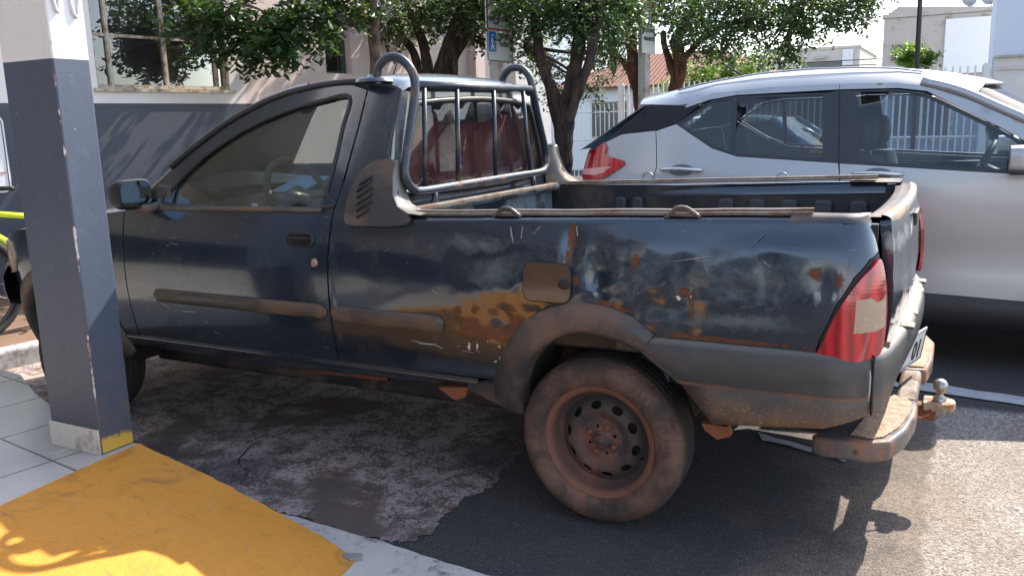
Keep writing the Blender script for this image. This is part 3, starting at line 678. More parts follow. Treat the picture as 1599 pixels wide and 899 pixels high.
# ---- rear bumper
def arc(cx, cy, rx, ry, a0, a1, n): return [(cx+rx*math.sin(R(a0+(a1-a0)*i/n)), cy-ry*math.cos(R(a0+(a1-a0)*i/n))) for i in range(n+1)]
bl = [(.165, -.012), (.25, -.014), (.30, -.015), (.40, -.016), (.50, -.016), (.60, -.016), (.68, -.014)]+arc(.72, .13, .155, .145, 0, 72, 10)
bl = bl+[(.883, .14), (.896, .22), (.912, .35), (.924, .5), (.930, .65), (.932, .80)]
full = bl+[(x, WID-y) for x, y in reversed(bl[:-1])]
def bprof(i, t):
    x, y = full[i]; u = min(i, len(full)-1-i); n0 = 7
    zb = ip(x, [(.165, .645), (.24, .59), (.30, .56), (.345, .50), (.395, .432), (.72, .465), (.86, .51)]) if u < 18 else .515
    zt = .692 if u < 17 else ip(min(y, WID-y), [(.13, .692), (.3, .705), (.8, .715)])
    if u > 18: zb = ip(min(y, WID-y), [(.14, .515), (.24, .595), (.50, .615), (.8, .62)])
    zm = max(.572, zb+.02) if zb > .56 else .568
    ins = .05 if u < 14 else .10
    return [(-ins, zt+.006), (-.02, zt+.004), (-.005, zt-.003), (0, zt-.016), (.004, (zt+zm)/2), (.004, zm+.006), (-.001, zm), (.002, zm-.006 if zm-.006 > zb else zb), (-.002, zb+(zm-zb)*.35), (-.014, zb+.008 if zb+.008 < zm else zb), (-.04, zb), (-.07, zb+.01)]
B = sweep(full, lambda i, t: [(-o*-1 if False else o, z) for o, z in [(-a, b) for a, b in bprof(i, t)]], 'rear_bumper', M_bumper, truck)
# dark joint between bumper corner and centre section, drip stain and sticker scrap
m = MB(); P = [(full[14][0]+.004, full[14][1]-.002, z) for z in (.694, .64, .58, .52)]; m.tube(P, .004, 6); m.build('bumper_joint', M_black, B)
m = MB(); m.tube([(.835, .018, .655), (.838, .012, .64), (.838, .010, .60), (.836, .010, .57)], .0022, 5); m.build('dried_drip', simple('dried_paint_drip', (.42, .42, .40), .7), B)
# top ledge between bumper and tailgate with pressed ribs
for y in (.36, .56, .76, .96, 1.16): m = MB(); m.prism([(.885, .700), (.93, .702), (.928, .712), (.885, .714)], 1, y, y+.07); m.build('ledge_rib', M_bumper, B, smooth=False, bevel=.006)
# ---- step bar with tread plates
M_tread = NT('dusty_tread_plate'); t_ = M_tread
w1 = t_.n('ShaderNodeTexWave', 1, {'wave_type': 'BANDS', 'bands_direction': 'X'}, Vector=t_.n('ShaderNodeMapping', 0, Vector=t_.obj(), Rotation=(0, 0, R(38))), Scale=30)
w2 = t_.n('ShaderNodeTexWave', 1, {'wave_type': 'BANDS', 'bands_direction': 'X'}, Vector=t_.n('ShaderNodeMapping', 0, Vector=t_.obj(), Rotation=(0, 0, R(-38))), Scale=30)
ck = t_.n('ShaderNodeTexChecker', 1, Vector=t_.n('ShaderNodeMapping', 0, Vector=t_.obj(), Rotation=(0, 0, R(45))), Scale=26)
wv = t_.mixf(ck, w1, w2); nn_ = t_.noise(30, 6, .7)
c_ = t_.mix(t_.math('MULTIPLY', wv, t_.ramp(nn_, .3, .6)), (.20, .10, .055), (.48, .34, .23))
M_tread = t_.set(Base_Color=c_, Roughness=.7, Normal=t_.bump(wv, .6, .004))
M_step = simple('step_bar_plastic', (.085, .082, .085), .38, var=.3, dirt=(.24, .11, .06), dirt_amt=.42, dscale=5)
def plate(poly, z0, z1, name, mat, parent, bev=.012):
    m = MB(); m.prism(poly, 2, z0, z1); return m.build(name, mat, parent, smooth=True, bevel=bev, bseg=3, auto=40)
near_pl = [(.665, .165), (.70, .148), (.83, .155), (.890, .20), (.925, .32), (.945, .48), (.945, .62), (.92, .69), (.86, .69), (.80, .60), (.74, .32)]
nb = plate(near_pl, .325, .39, 'step_board', M_step, truck, .011)
plate([(.775, .20), (.83, .19), (.868, .22), (.905, .33), (.925, .48), (.925, .60), (.905, .65), (.865, .65), (.82, .56)], .391, .396, 'tread_plate', M_tread, nb, .002)
fp = [(.86, .98), (.955, 1.0), (.972, 1.16), (.968, 1.46), (.935, 1.58), (.84, 1.60), (.70, 1.58), (.74, 1.34), (.80, 1.08)]
fb = plate(fp, .340, .402, 'step_board', M_step, truck, .012)
plate([(.865, 1.01), (.945, 1.02), (.958, 1.16), (.954, 1.44), (.925, 1.55), (.84, 1.56), (.80, 1.40), (.82, 1.12)], .403, .408, 'tread_plate', M_tread, fb, .002)
m = MB(); m.box((.905, .84, .372), (.07, .42, .05)); m.build('step_crossbar', M_rail, truck, bevel=.014, auto=40)
m = MB(); m.lathe([(0, -.003), (.006, -.002), (.008, .001)], 10, (0, 0, 0)); m.v = [(v[0]+.80, v[1]+.150, v[2]+.357) for v in m.v]; m.build('step_bolt', M_rust, nb)
# ---- tow hitch
hx = .80
hr = MB(); hr.box((.93, hx, .305), (.14, .055, .055)); hr = hr.build('tow_bar', M_rust, truck, smooth=False, bevel=.006)
m = MB(); m.prism([(.955, hx-.045), (1.03, hx-.05), (1.055, hx-.03), (1.06, hx), (1.055, hx+.03), (1.03, hx+.05), (.955, hx+.045)], 2, .320, .350); m.build('ball_mount', simple('worn_cream_bracket', (.42, .33, .22), .5, var=.4, dirt=(.22, .09, .04), dirt_amt=.5, dscale=18), hr, smooth=False, bevel=.005)
m = MB(); m.lathe([(.022, 0), (.022, .012), (.013, .016), (.012, .030), (.017, .034)]+[(.0255*math.cos(R(a)), .055+.0255*math.sin(R(a))) for a in range(-50, 91, 10)], 24, (1.008, hx, .349), 'Z'); m.build('tow_ball', M_chrome, hr)
m = MB(); m.tube([(.90, hx-.12, .34), (.95, hx-.11, .31), (.98, hx-.06, .315), (.985, hx-.03, .34)], .004, 6); m.build('safety_pin', M_rust, hr)
m = MB(); m.box((.835, .80, .55), (.03, 1.10, .17)); m.build('rear_cross_panel', M_plastic_pale, truck, smooth=False, bevel=.008)
# ---- number plate, tipped under the bumper
M_plate = simple('grey_white_plate', (.55, .56, .54), .45, var=.15); M_ink = simple('black_plate_ink', (.02, .02, .02), .6)
m = MB(); pc = Vector((.893, .79, .515)); ux = Vector((.25, .968, 0)).normalized(); uz = Vector((.16, 0, .98)); uz = (uz-ux*uz.dot(ux)).normalized(); un = ux.cross(uz)
m.box(pc, (.006, .36, .13), Matrix(((un.x, ux.x, uz.x), (un.y, ux.y, uz.y), (un.z, ux.z, uz.z)))); pl_ = m.build('number_plate', M_plate, truck, smooth=False, bevel=.003)
text_mesh('01', .095, M_ink, 'plate_characters', pl_, pc+un*.0035+ux*.10+uz*-.012, ux, uz, .0008, .004)
m = MB(); fr_ = [(-.17, -.055), (.17, -.055), (.17, .055), (-.17, .055), (-.17, -.055)]; m.tube([pc+un*.004+ux*a+uz*b for a, b in fr_], .002, 4); m.build('plate_border', M_ink, pl_, smooth=False)

# ---- headache rack
M_tube = simple('navy_painted_tube', (.016, .024, .042), .42, var=.4, vscale=9, coat=.3, dirt=(.12, .07, .05), dirt_amt=.2, dscale=12)
rk = bpy.data.objects.new('cargo_rack', None); COL.objects.link(rk); rk.parent = truck; rk.location = Vector((-.78, .75, 1.1))-OFF
YN, YF = .215, 1.165
frame_pts = [(-.935, YN-.02, 1.535), (-.925, YN-.02, 1.580), (-.885, YN-.02, 1.612), (-.83, YN-.02, 1.608), (-.785, YN-.015, 1.565), (-.772, YN-.012, 1.50), (-.775, YN-.05, 1.36), (-.777, YN-.095, 1.22), (-.775, YN-.095, 1.17), (-.772, YN-.06, 1.135), (-.770, YN-.0, 1.122),
             (-.770, .50, 1.124), (-.770, 1.00, 1.128), (-.770, YF+.06, 1.130), (-.770, YF+.12, 1.145), (-.773, YF+.145, 1.18), (-.775, YF+.135, 1.24), (-.775, YF+.06, 1.40), (-.775, YF+.012, 1.52), (-.79, YF+.01, 1.575), (-.83, YF+.01, 1.612), (-.885, YF+.01, 1.614), (-.925, YF+.01, 1.58), (-.935, YF+.01, 1.545)]
MB().tube(crom(frame_pts, 6), .0170, 14).build('rack_frame', M_tube, rk)
MB().tube([(-.775, YN-.012, 1.512), (-.775, YF+.012, 1.518)], .0145, 12).build('top_bar', M_tube, rk)
for yt, yb in ((.265, .235), (.50, .475), (.80, .79), (1.075, 1.13)):
    MB().tube([(-.774, yt, 1.508), (-.772, (yt+yb)/2, 1.3), (-.771, yb, 1.126)], .0095, 10).build('upright_bar', M_tube, rk)
for y, y2 in ((YN+.08, YN+.06), (YF-.02, YF)):
    MB().tube([(-.772, y, 1.122), (-.765, y, 1.09), (-.775, y2, 1.045)], .013, 10).build('rack_foot', M_tube, rk)
for y in (YN-.02, YF+.01):
    m = MB(); m.lathe([(.075, 0), (.07, .012), (.03, .02), (.02, .03)], 20, (-.955, y+.01, 1.528), 'Z'); m.v = [(v[0], v[1]*1.0, v[2]) for v in m.v]; m.build('hoop_base', M_roof, rk)

# ---- cab interior
for y in (.36, 1.12):
    m = MB(); rows = []
    for k, z in enumerate(np.linspace(.72, 1.37, 14)):
        w = .24*min(1, .6+(1.40-z)*2.2) if z > 1.2 else .24; xb = -1.02-.0*(z); d = .10
        rows.append([(xb+.03*(z-.7)+.035*math.cos(2*math.pi*j/24)*1.6, y+w*math.sin(2*math.pi*j/24)*(1 if abs(math.sin(2*math.pi*j/24)) < 2 else 1), z) for j in range(25)])
    m.grid(rows); m.add(rows[-1][:-1], [tuple(range(24))]); st = m.build('seat_back', M_maroon, truck)
    m = MB(); m.box((-1.30, y, .66), (.50, .48, .16)); m.build('seat_cushion', M_seat, truck, bevel=.05, bseg=4)
m = MB()
rows = [[(-.93+.02*math.sin(y*11), y, z) for y in np.linspace(.16, 1.42, 26)] for z in (.62, .9, 1.20-.0)]
rows.append([(-.95+.01*math.sin(y*17), y, min(1.41, 1.385+.02*math.sin(y*5+1)+.012*math.sin(y*23))) for y in np.linspace(.24, 1.34, 26)])
m.grid(rows); m.build('maroon_cover', M_maroon, truck)
m = MB(); rows = []
for y in np.linspace(.14, 1.46, 9): rows.append([(-1.72, y, .72), (-1.70, y, .95), (-1.74, y, 1.02), (-1.84, y, 1.05+.03*math.exp(-((y-.45)/.2)**2)), (-2.15, y, 1.03), (-2.25, y, .95)])
m.grid(rows); m.build('dashboard', M_dash, truck)
sc = Vector((-1.60, .47, 1.06)); ax = Vector((.90, 0, .43)).normalized(); e1 = Vector((0, 1, 0)); e2 = ax.cross(e1)
m = MB(); m.tube([sc+e1*(.185*math.cos(a))+e2*(.185*math.sin(a)) for a in np.linspace(0, 2*math.pi, 41)], .0155, 10, caps=False)
for a in (0, math.pi, -math.pi/2, -math.pi/2+.4): m.tube([sc-ax*.02+e1*(.04*math.cos(a))+e2*(.04*math.sin(a)), sc+e1*(.18*math.cos(a))+e2*(.18*math.sin(a))], .013, 8)
m.tube([sc-ax*.05, sc+ax*.005], .06, 16); m.tube([sc-ax*.05, sc-ax*.28], .04, 12); m.build('steering_wheel', simple('grey_wheel_plastic', (.075, .073, .07), .5), truck)
m = MB(); m.box((-1.60, .8, .60), (1.3, 1.36, .02)); m.build('cab_floor', M_black, truck, smooth=False)
m = MB(); m.quad((-1.90, .60, 1.075), (-1.78, .66, 1.065), (-1.80, .93, 1.125), (-1.93, .86, 1.135))
card = m.build('paper_card', M_bluecard, None, smooth=False, origin=(-1.85, .76, 1.08), solid=.004); tag(card, 'pale blue card lying on the pickup dashboard behind the side window', 'card')
m = MB(); m.tube([(-1.44, .80, 1.47), (-1.44, .80, 1.44)], .008, 6); m.box((-1.44, .80, 1.42), (.02, .20, .055)); m.build('rear_view_mirror', M_black, truck, smooth=False, bevel=.01)

# ---- wheels
def tyre_mat():
    s = NT('dusty_tyre'); xyz = s.sep(); rad = s.math('SQRT', s.math('ADD', s.math('MULTIPLY', xyz[0], xyz[0]), s.math('MULTIPLY', xyz[2], xyz[2])))
    n = s.noise(5, 7, .7, vec=s.scaled(1, 1, 1)); n2 = s.noise(60, 5, .7)
    side = s.ramp(xyz[1], .055, .02)                     # dust sits on the outer side wall, the tread runs cleaner
    dust = s.math('MULTIPLY', side, s.ramp(n, .25, .65, .35, 1.0)); c = s.mix(n2, (.020, .018, .017), (.036, .032, .030))
    c = s.mix(dust, c, s.mix(s.ramp(n, .35, .65), (.052, .037, .031), (.150, .086, .060)))
    pk = s.math('MULTIPLY', s.ramp(s.noise(4, 4, .6, vec=s.scaled(1, 1, 1.3), dist=.6), .60, .70), side); c = s.mix(s.math('MULTIPLY', pk, .45), c, (.30, .10, .06))
    ring = s.n('ShaderNodeTexWave', 1, {'wave_type': 'RINGS', 'rings_direction': 'Y'}, Vector=s.obj(), Scale=28)
    ang = s.math('ARCTAN2', xyz[2], xyz[0]); sip = s.math('SINE', s.math('MULTIPLY', s.math('ADD', ang, s.math('MULTIPLY', xyz[1], 1.3)), 110))
    sip = s.math('MULTIPLY', s.ramp(sip, .2, .6), s.ramp(rad, .272, .283))
    dash = s.math('MULTIPLY', s.ramp(s.math('SINE', s.math('MULTIPLY', ang, 64)), .0, .25), s.math('MULTIPLY', s.ramp(rad, .243, .246), s.ramp(rad, .262, .259))); dash = s.math('MULTIPLY', dash, s.ramp(s.math('SINE', s.math('MULTIPLY', ang, 3)), .1, .2))
    c = s.mix(s.math('MULTIPLY', dash, s.math('MULTIPLY', side, .5)), c, (.05, .042, .038))
    b = s.bump(sip, .9, .006); b = s.bump(dash, .6, .003, b); b = s.bump(ring, .10, .003, b); b = s.bump(n2, .15, .003, b)
    return s.set(Base_Color=c, Roughness=.8, Specular_IOR_Level=.35, Normal=b)
def rim_mat():
    s = NT('rusty_steel_rim'); xyz = s.sep(); rad = s.math('SQRT', s.math('ADD', s.math('MULTIPLY', xyz[0], xyz[0]), s.math('MULTIPLY', xyz[2], xyz[2])))
    n = s.noise(9, 8, .72); n2 = s.noise(3.5, 4, .6, dist=.5); c = s.mix(n2, (.026, .021, .020), (.062, .047, .041))
    rust = s.math('MAXIMUM', s.math('MULTIPLY', s.ramp(rad, .155, .190), s.ramp(n, .25, .5)), s.math('MULTIPLY', s.ramp(rad, .125, .04), s.ramp(n, .40, .60)))
    rust = s.math('MAXIMUM', rust, s.math('MULTIPLY', s.ramp(n2, .5, .68), .7)); c = s.mix(rust, c, s.mix(n, (.125, .045, .028), (.22, .090, .055)))
    return s.set(Base_Color=c, Roughness=.75, Normal=s.bump(n, .25, .004))
M_tyre, M_rim = tyre_mat(), rim_mat()
w0 = bpy.data.objects.new('wheel', None); COL.objects.link(w0); w0.parent = truck; w0.location = Vector((0, .05, .297))-OFF
C0 = (0, .05, .297)
prof = [(.190, .012), (.196, .004), (.205, -.006), (.225, -.015), (.245, -.018), (.262, -.014), (.274, -.004), (.283, .010), (.288, .022)]
tread = []
for i, yb in enumerate(np.linspace(.026, .150, 21)):
    g = i % 5 == 2; tread.append((.2945-(.0065 if g else 0)-.004*abs((yb-.088)/.062)**2.5, yb))
prof = prof+tread+[(.288, .155), (.274, .178), (.245, .192), (.205, .184), (.190, .168)]
m = MB(); m.lathe(prof, 120, C0)
m.v = [(x, y, z if z > .012 else .012*.35+z*.65) for x, y, z in m.v]
link('tyre', m.mesh(), M_tyre, w0)
# raised ring of worn side-wall marks
def disc(r):
    return float(np.interp(r, [0, .026, .030, .050, .075, .085, .105, .125, .140, .150, .158, .164], [.030, .030, .040, .042, .045, .038, .030, .036, .052, .066, .070, .062]))
hol = []
for i in range(10):
    a = math.radians(36*i+27); e = []
    for k in range(14):
        t = 2*math.pi*k/14; rr = .124+.0135*math.cos(t); aa = a+.0205*math.sin(t)/.124; e.append((rr*math.cos(aa), rr*math.sin(aa)))
    hol.append(e)
for i in range(4):
    a = math.radians(90*i+20); hol.append([(.049*math.cos(a)+.006*math.cos(t), .049*math.sin(a)+.006*math.sin(t)) for t in np.linspace(0, 2*math.pi, 9)[:-1]])
circ = [(.165*math.cos(t), .165*math.sin(t)) for t in np.linspace(0, 2*math.pi, 97)[:-1]]
me = panel_mesh(circ, lambda x, z: (C0[0]+x, C0[1]+disc(math.hypot(x, z)), C0[2]+z), .0075, hol)
rim = link('rim', me, M_rim, w0, solid=.004)
m = MB(); m.lathe([(.163, .062), (.168, .058), (.170, .030), (.176, .014), (.181, .010), (.188, .008), (.194, .002), (.197, .002), (.197, .010), (.190, .016), (.183, .02), (.178, .05), (.172, .15), (.195, .165)], 96, C0); m.build('rim_flange', M_rim, rim)
m = MB(); m.lathe([(0, .018), (.020, .018), (.024, .022), (.026, .034), (.032, .036), (.034, .044)], 28, C0); m.lathe([(0, .012), (.010, .013), (.011, .02)], 6, C0); m.build('hub_cap', M_rim, rim)
for i in range(4):
    a = math.radians(90*i+65); m = MB(); m.lathe([(0, .026), (.008, .028), (.011, .034), (.012, .046)], 10, (C0[0]+.049*math.cos(a), C0[1], C0[2]+.049*math.sin(a))); m.build('wheel_bolt', M_rust, rim)
m = MB(); m.lathe([(0, .08), (.15, .08)], 24, C0); m.build('brake_drum', M_under, rim)
m = MB(); m.tube([(.150*math.cos(-.35), .05+.055, .297+.150*math.sin(-.35)), (.138*math.cos(-.35), .05+.035, .297+.138*math.sin(-.35))], .004, 6); m.build('tyre_valve', M_black, rim)
w1 = copy_tree(w0, truck); w1.location = Vector((-2.718, .05, .297))-OFF
for x in (0, -2.718):
    w = copy_tree(w0, truck); w.location = Vector((x, WID-.05, .297))-OFF; w.rotation_euler = (0, 0, math.pi)
# ------------------------------------------------------------------ ground
def ground_mat():
    s = NT('worn_asphalt'); xyz = s.sep(); v = s.n('ShaderNodeTexVoronoi', 0, Vector=s.obj(), Scale=150); vc = s.n('ShaderNodeTexVoronoi', 1, Vector=s.obj(), Scale=150)
    n = s.noise(2.2, 7, .65); f = s.noise(70, 5, .7); g = s.sep(vc)[0]
    c = s.mix(f, (.030, .030, .033), (.062, .060, .060)); c = s.mix(s.math('MULTIPLY', s.ramp(g, .55, .95), s.ramp(v, .5, .2)), c, (.20, .17, .145))
    c = s.mix(s.ramp(n, .45, .75, 0, .45), c, (.085, .065, .052))
    # paler, gravelly old surface to the right of an irregular joint
    e = s.math('ADD', xyz[0], s.math('MULTIPLY', s.noise(7, 6, .7), .16)); m = s.ramp(e, 1.055, 1.085)
    pale = s.mix(f, (.17, .165, .16), (.32, .31, .295)); pale = s.mix(s.ramp(g, .6, .9), pale, (.50, .47, .43)); pale = s.mix(s.ramp(g, .30, .12), pale, (.10, .09, .08)); c = s.mix(s.math('MULTIPLY', m, s.ramp(xyz[1], 1.9, 1.8)), c, pale)
    e2 = s.math('ADD', xyz[0], s.math('MULTIPLY', s.math('SUBTRACT', s.noise(2.6, 7, .65), .5), 1.3)); dustm = s.math('MULTIPLY', s.ramp(e2, .40, .95), s.ramp(n, .3, .6, .45, .85)); c = s.mix(s.math('MULTIPLY', dustm, s.ramp(xyz[1], 1.9, 1.7)), c, s.mix(s.math('ADD', s.math('MULTIPLY', f, .5), s.math('MULTIPLY', g, .5)), (.05, .04, .032), (.32, .25, .20)))
    h = s.math('ADD', s.math('MULTIPLY', v, -1.), s.math('MULTIPLY', f, .8))
    return s.set(Base_Color=c, Roughness=.88, Specular_IOR_Level=.35, Normal=s.bump(h, .7, .006))
def slab_mat():
    s = NT('old_stained_pavement'); n = s.noise(1.6, 6, .6, dist=.3); f = s.noise(38, 8, .78); f2 = s.noise(9, 7, .7); fine = s.noise(160, 3, .6)
    c = s.mix(f2, (.060, .046, .041), (.15, .108, .088))
    red = s.ramp(s.noise(2.6, 5, .6, vec=s.scaled(1, 1, 1, (3, 1, 0))), .52, .7, 0, .75); c = s.mix(red, c, (.145, .072, .047))
    area = s.ramp(n, .40, .50); sp = s.ramp(s.math('ADD', s.math('MULTIPLY', s.noise(75, 8, .8), .6), s.math('MULTIPLY', f2, .4)), .47, .53); c = s.mix(s.math('MULTIPLY', s.math('MULTIPLY', area, sp), .95), c, s.mix(fine, (.30, .23, .21), (.46, .38, .355)))
    dk = s.ramp(s.noise(1.3, 4, .5, vec=s.scaled(1, 1, 1, (7, 2, 0))), .54, .68); c = s.mix(s.math('MULTIPLY', dk, .7), c, (.030, .031, .036))
    return s.set(Base_Color=c, Roughness=.85, Normal=s.bump(s.math('ADD', f, s.math('MULTIPLY', fine, .4)), .3, .005))
def worn_white(name, col=(.56, .53, .49), under=(.07, .07, .07), lo=.30, hi=.42):
    s = NT(name); f = s.noise(28, 8, .75); n = s.noise(5, 5, .6)
    m = s.ramp(s.math('ADD', s.math('MULTIPLY', f, .6), s.math('MULTIPLY', n, .4)), lo, hi); c = s.mix(n, tuple(a*.72 for a in col), col)
    c = s.mix(m, under, c); return s.set(Base_Color=c, Roughness=.8, Normal=s.bump(f, .4, .006))
def sheet(name, poly, z, mat, wob=0., step=.05):
    P = resamp(poly, step)
    if wob: P = [(x+wob*(noise.noise((x*9, y*9, 1))+.5*noise.noise((x*38, y*38, 2))+.3*noise.noise((x*90, y*90, 2))), y+wob*(noise.noise((x*9, y*9, 5))+.5*noise.noise((x*38, y*38, 6))+.3*noise.noise((x*90, y*90, 6)))) for x, y in P]
    o = link(name, panel_mesh(P, lambda x, y: (x, y, z), .25, bstep=step), mat, smooth=False); tag(o, kind='structure'); return o
g = MB(); g.quad((-400, -400, 0), (400, -400, 0), (400, 400, 0), (-400, 400, 0)); g = g.build('asphalt_road', ground_mat(), smooth=False); tag(g, kind='structure')
sheet('parking_bay_pavement', [(-4.05, -.9), (-1.15, -.33), (-.60, -.375), (-.55, -.34), (-.51, -.24), (-.53, -.10), (-.50, .08), (-.49, .28), (-.535, .40), (-.56, .6), (-.50, .9), (-.54, 1.3), (-.52, 2.0), (-3.9, 2.2)], .004, slab_mat(), .045, .012)
M_line = worn_white('worn_white_road_paint', (.54, .51, .47), (.12, .11, .10), .36, .50); M_line2 = worn_white('worn_bay_line_and_lit_gap', (.45, .45, .46), (.05, .05, .055), .36, .46)
sheet('white_edge_line', [(-1.14, -.345), (-.60, -.372), (-.33, -.395), (-.18, -.405), (1.6, -.47), (3.5, -.55), (3.5, -.80), (1.6, -.72), (-.30, -.64), (-1.2, -.56)], .008, M_line, .012)
sheet('bay_line_and_lit_gap', [(.30, 2.10), (.87, 2.05), (1.35, 1.975), (3.2, 1.72), (3.2, 1.86), (1.36, 2.11), (.87, 2.19), (.30, 2.25)], .008, M_line2, .012)
sheet('bay_line_and_lit_gap', [(-3.6, 1.92), (-.9, 1.80), (-.9, 1.92), (-3.6, 2.04)], .008, M_line2, .012)
# pale patch painted on the ground for the sunlit gap under the tail
sheet('bay_line_and_lit_gap', [(.30, 1.14), (.60, 1.02), (.66, 1.02), (.70, 1.0), (.68, .96), (.35, 1.06)], .008, M_line2, .02)
# cracks: narrow dark gaps
def crack(pts, w):
    P = crom(pts, 8); P = [(x+.012*noise.noise((x*22, y*22, 0)), y+.012*noise.noise((x*22, y*22, 9))) for x, y in P]; m = MB(); L = []; 
    for i, (x, y) in enumerate(P):
        a = P[max(i-1, 0)]; b = P[min(i+1, len(P)-1)]; d = math.hypot(b[0]-a[0], b[1]-a[1]) or 1; nx, ny = -(b[1]-a[1])/d, (b[0]-a[0])/d; ww = .45*w*(.5+max(0, noise.noise((x*15, y*15, 4))+.25)*1.0)*min(1, .2+3*i/len(P), .2+3*(len(P)-1-i)/len(P))
        L.append([(x+nx*ww, y+ny*ww, .0065), (x-nx*ww, y-ny*ww, .0065)])
    return m.grid(L).build('pavement_crack', M_black, smooth=False)
for pts, w in (([(-1.28, -.24), (-1.40, -.21), (-1.46, -.12), (-1.58, -.05), (-1.66, .12), (-1.63, .30), (-1.60, .54), (-1.52, .9)], .006), ([(-.60, -.34), (-.66, -.22), (-.62, -.08), (-.70, .05), (-.66, .2), (-.60, .35), (-.72, .6)], .004)):
    tag(crack(pts, w), kind='structure')

# tiled floor of the porch and the yellow ramp
def tile_mat():
    s = NT('glossy_floor_tiles'); v = s.n('ShaderNodeMapping', 0, Vector=s.obj(), Rotation=(0, 0, R(8.3)), Location=(.038, .1417, 0))
    b = s.n('ShaderNodeTexBrick', 0, {'offset': 0., 'squash': 1.}, Vector=v, Color1=(.47, .44, .40, 1), Color2=(.53, .50, .46, 1), Mortar=(.09, .08, .07, 1), Scale=1., Mortar_Size=.005, Mortar_Smooth=.2, Brick_Width=.409, Row_Height=.409)
    br = b.node; d = s.ramp(s.noise(4, 6, .7), .4, .8, 0, .4); c = s.mix(d, b, (.30, .27, .25))
    return s.set(Base_Color=c, Roughness=s.mixf(s.noise(6, 4), .16, .32), Normal=s.bump(br.outputs['Fac'], -.5, .004))
m = MB(); m.prism([(-1.652, -.463), (-1.615, -1.013), (-1.50, -2.222), (-1.35, -9), (-9, -9), (-9, .6), (-2.997, -.061), (-2.629, -.226), (-1.949, -.459)], 2, -.02, .22)
tag(m.build('tiled_porch_floor', tile_mat(), smooth=False), kind='structure')
def ramp_mat():
    s = NT('worn_yellow_paint'); n = s.noise(3, 7, .65); f = s.noise(24, 7, .7, dist=.6); f2 = s.noise(80, 4, .6)
    c = s.mix(n, (.55, .215, .018), (.67, .285, .034)); c = s.mix(s.ramp(s.noise(5.5, 7, .7, dist=.8), .50, .70, 0, .75), c, (.30, .14, .03)); c = s.mix(s.math('MULTIPLY', s.ramp(s.noise(60, 5, .75), .56, .66), .45), c, (.28, .16, .05))
    wear = s.ramp(f, .60, .68); c = s.mix(s.math('MULTIPLY', wear, .6), c, (.33, .26, .15)); chip = s.math('MULTIPLY', s.ramp(s.noise(13, 9, .78, dist=.4), .645, .665), 1.); c = s.mix(chip, c, (.30, .28, .25)); tm = s.ramp(s.noise(7, 6, .7, vec=s.scaled(.5, 2.2, 1)), .57, .72, 0, .5); c = s.mix(tm, c, (.16, .085, .03)); c = s.mix(s.ramp(s.noise(1.6, 4), .55, .8, 0, .3), c, (.70, .36, .08))
    return s.set(Base_Color=c, Roughness=.62, Normal=s.bump(s.math('ADD', f, s.math('MULTIPLY', f2, .3)), .45, .01))
top = [(-1.648, -.461), (-1.288, -.453), (-1.186, -.457), (-1.067, -.463), (-.993, -.465), (-.919, -.471), (-.841, -.479), (-.77, -.484), (-.698, -.491), (-.629, -.498), (-.60, -.52), (-.585, -.60), (-.57, -.9), (-.54, -1.5), (-.52, -2.3), (-1.50, -2.3), (-1.619, -1.007)]
def rz(x, y): return max(.0, .209*((-.60-x)/1.045) if x < -.6 else 0)+.003*noise.noise((x*4, y*4, 0))+.0015*noise.noise((x*14, y*14, 0))+.0115
tt = resamp(top, .03); tt = [(x, y+.010*noise.noise((x*16, y*5, 2))) for x, y in tt]
me = panel_mesh(tt, lambda x, y: (x, y, rz(x, y)), .04)
tag(link('yellow_ramp', me, ramp_mat(), solid=.03), kind='structure')
# broken lip of concrete at the ramp's foot
M_conc = simple('broken_concrete', (.30, .28, .25), .9, var=.4, vscale=20, bump=.5, bscale=60)
m = MB(); m.add([(-.66, -.505, .024), (-.60, -.482, .022), (-.585, -.50, .018), (-.61, -.53, .024), (-.64, -.53, .024), (-.66, -.505, 0), (-.60, -.482, 0), (-.585, -.50, 0), (-.61, -.53, 0), (-.64, -.53, 0)], [(0, 1, 2, 3, 4), (0, 5, 6, 1), (1, 6, 7, 2), (2, 7, 8, 3), (3, 8, 9, 4), (4, 9, 5, 0)])
tag(m.build('ramp_broken_edge', M_conc, smooth=False, bevel=.004), kind='structure')
# kerb and pavement in front of the wall
def WP(c, t, z=0.): return (c*.990+t*.139, -c*.139+t*.990, z)
M_kerb = worn_white('chipped_white_kerb', (.40, .40, .41), (.20, .18, .17), .40, .50)
M_side = simple('red_dusty_pavement', (.20, .12, .075), .9, var=.5, vscale=3, bump=.3, bscale=80)
for k in range(9):
    m = MB(); P = [WP(-4.12, -1.4+k*1.0), WP(-3.98, -1.4+k*1.0), WP(-3.98, -.408+k*1.0), WP(-4.12, -.408+k*1.0)]; m.prism([(q[0], q[1]) for q in P], 2, -.05, .115); tag(m.build('kerb', M_kerb, smooth=False, bevel=.015), kind='structure')
m = MB(); P = [WP(-4.122, -1.4), WP(-4.122, 9), WP(-6.0, 9), WP(-6.0, -1.4)]; m.prism([(q[0], q[1]) for q in P], 2, -.05, .108); tag(m.build('pavement', M_side, smooth=False), kind='structure')
# verge and pavement beyond the parking bays
m = MB(); m.box((6, 8.2, .05), (26, 4.0, .12)); tag(m.build('pavement', simple('far_pavement', (.30, .27, .24), .9, var=.3, vscale=2), smooth=False), kind='structure')

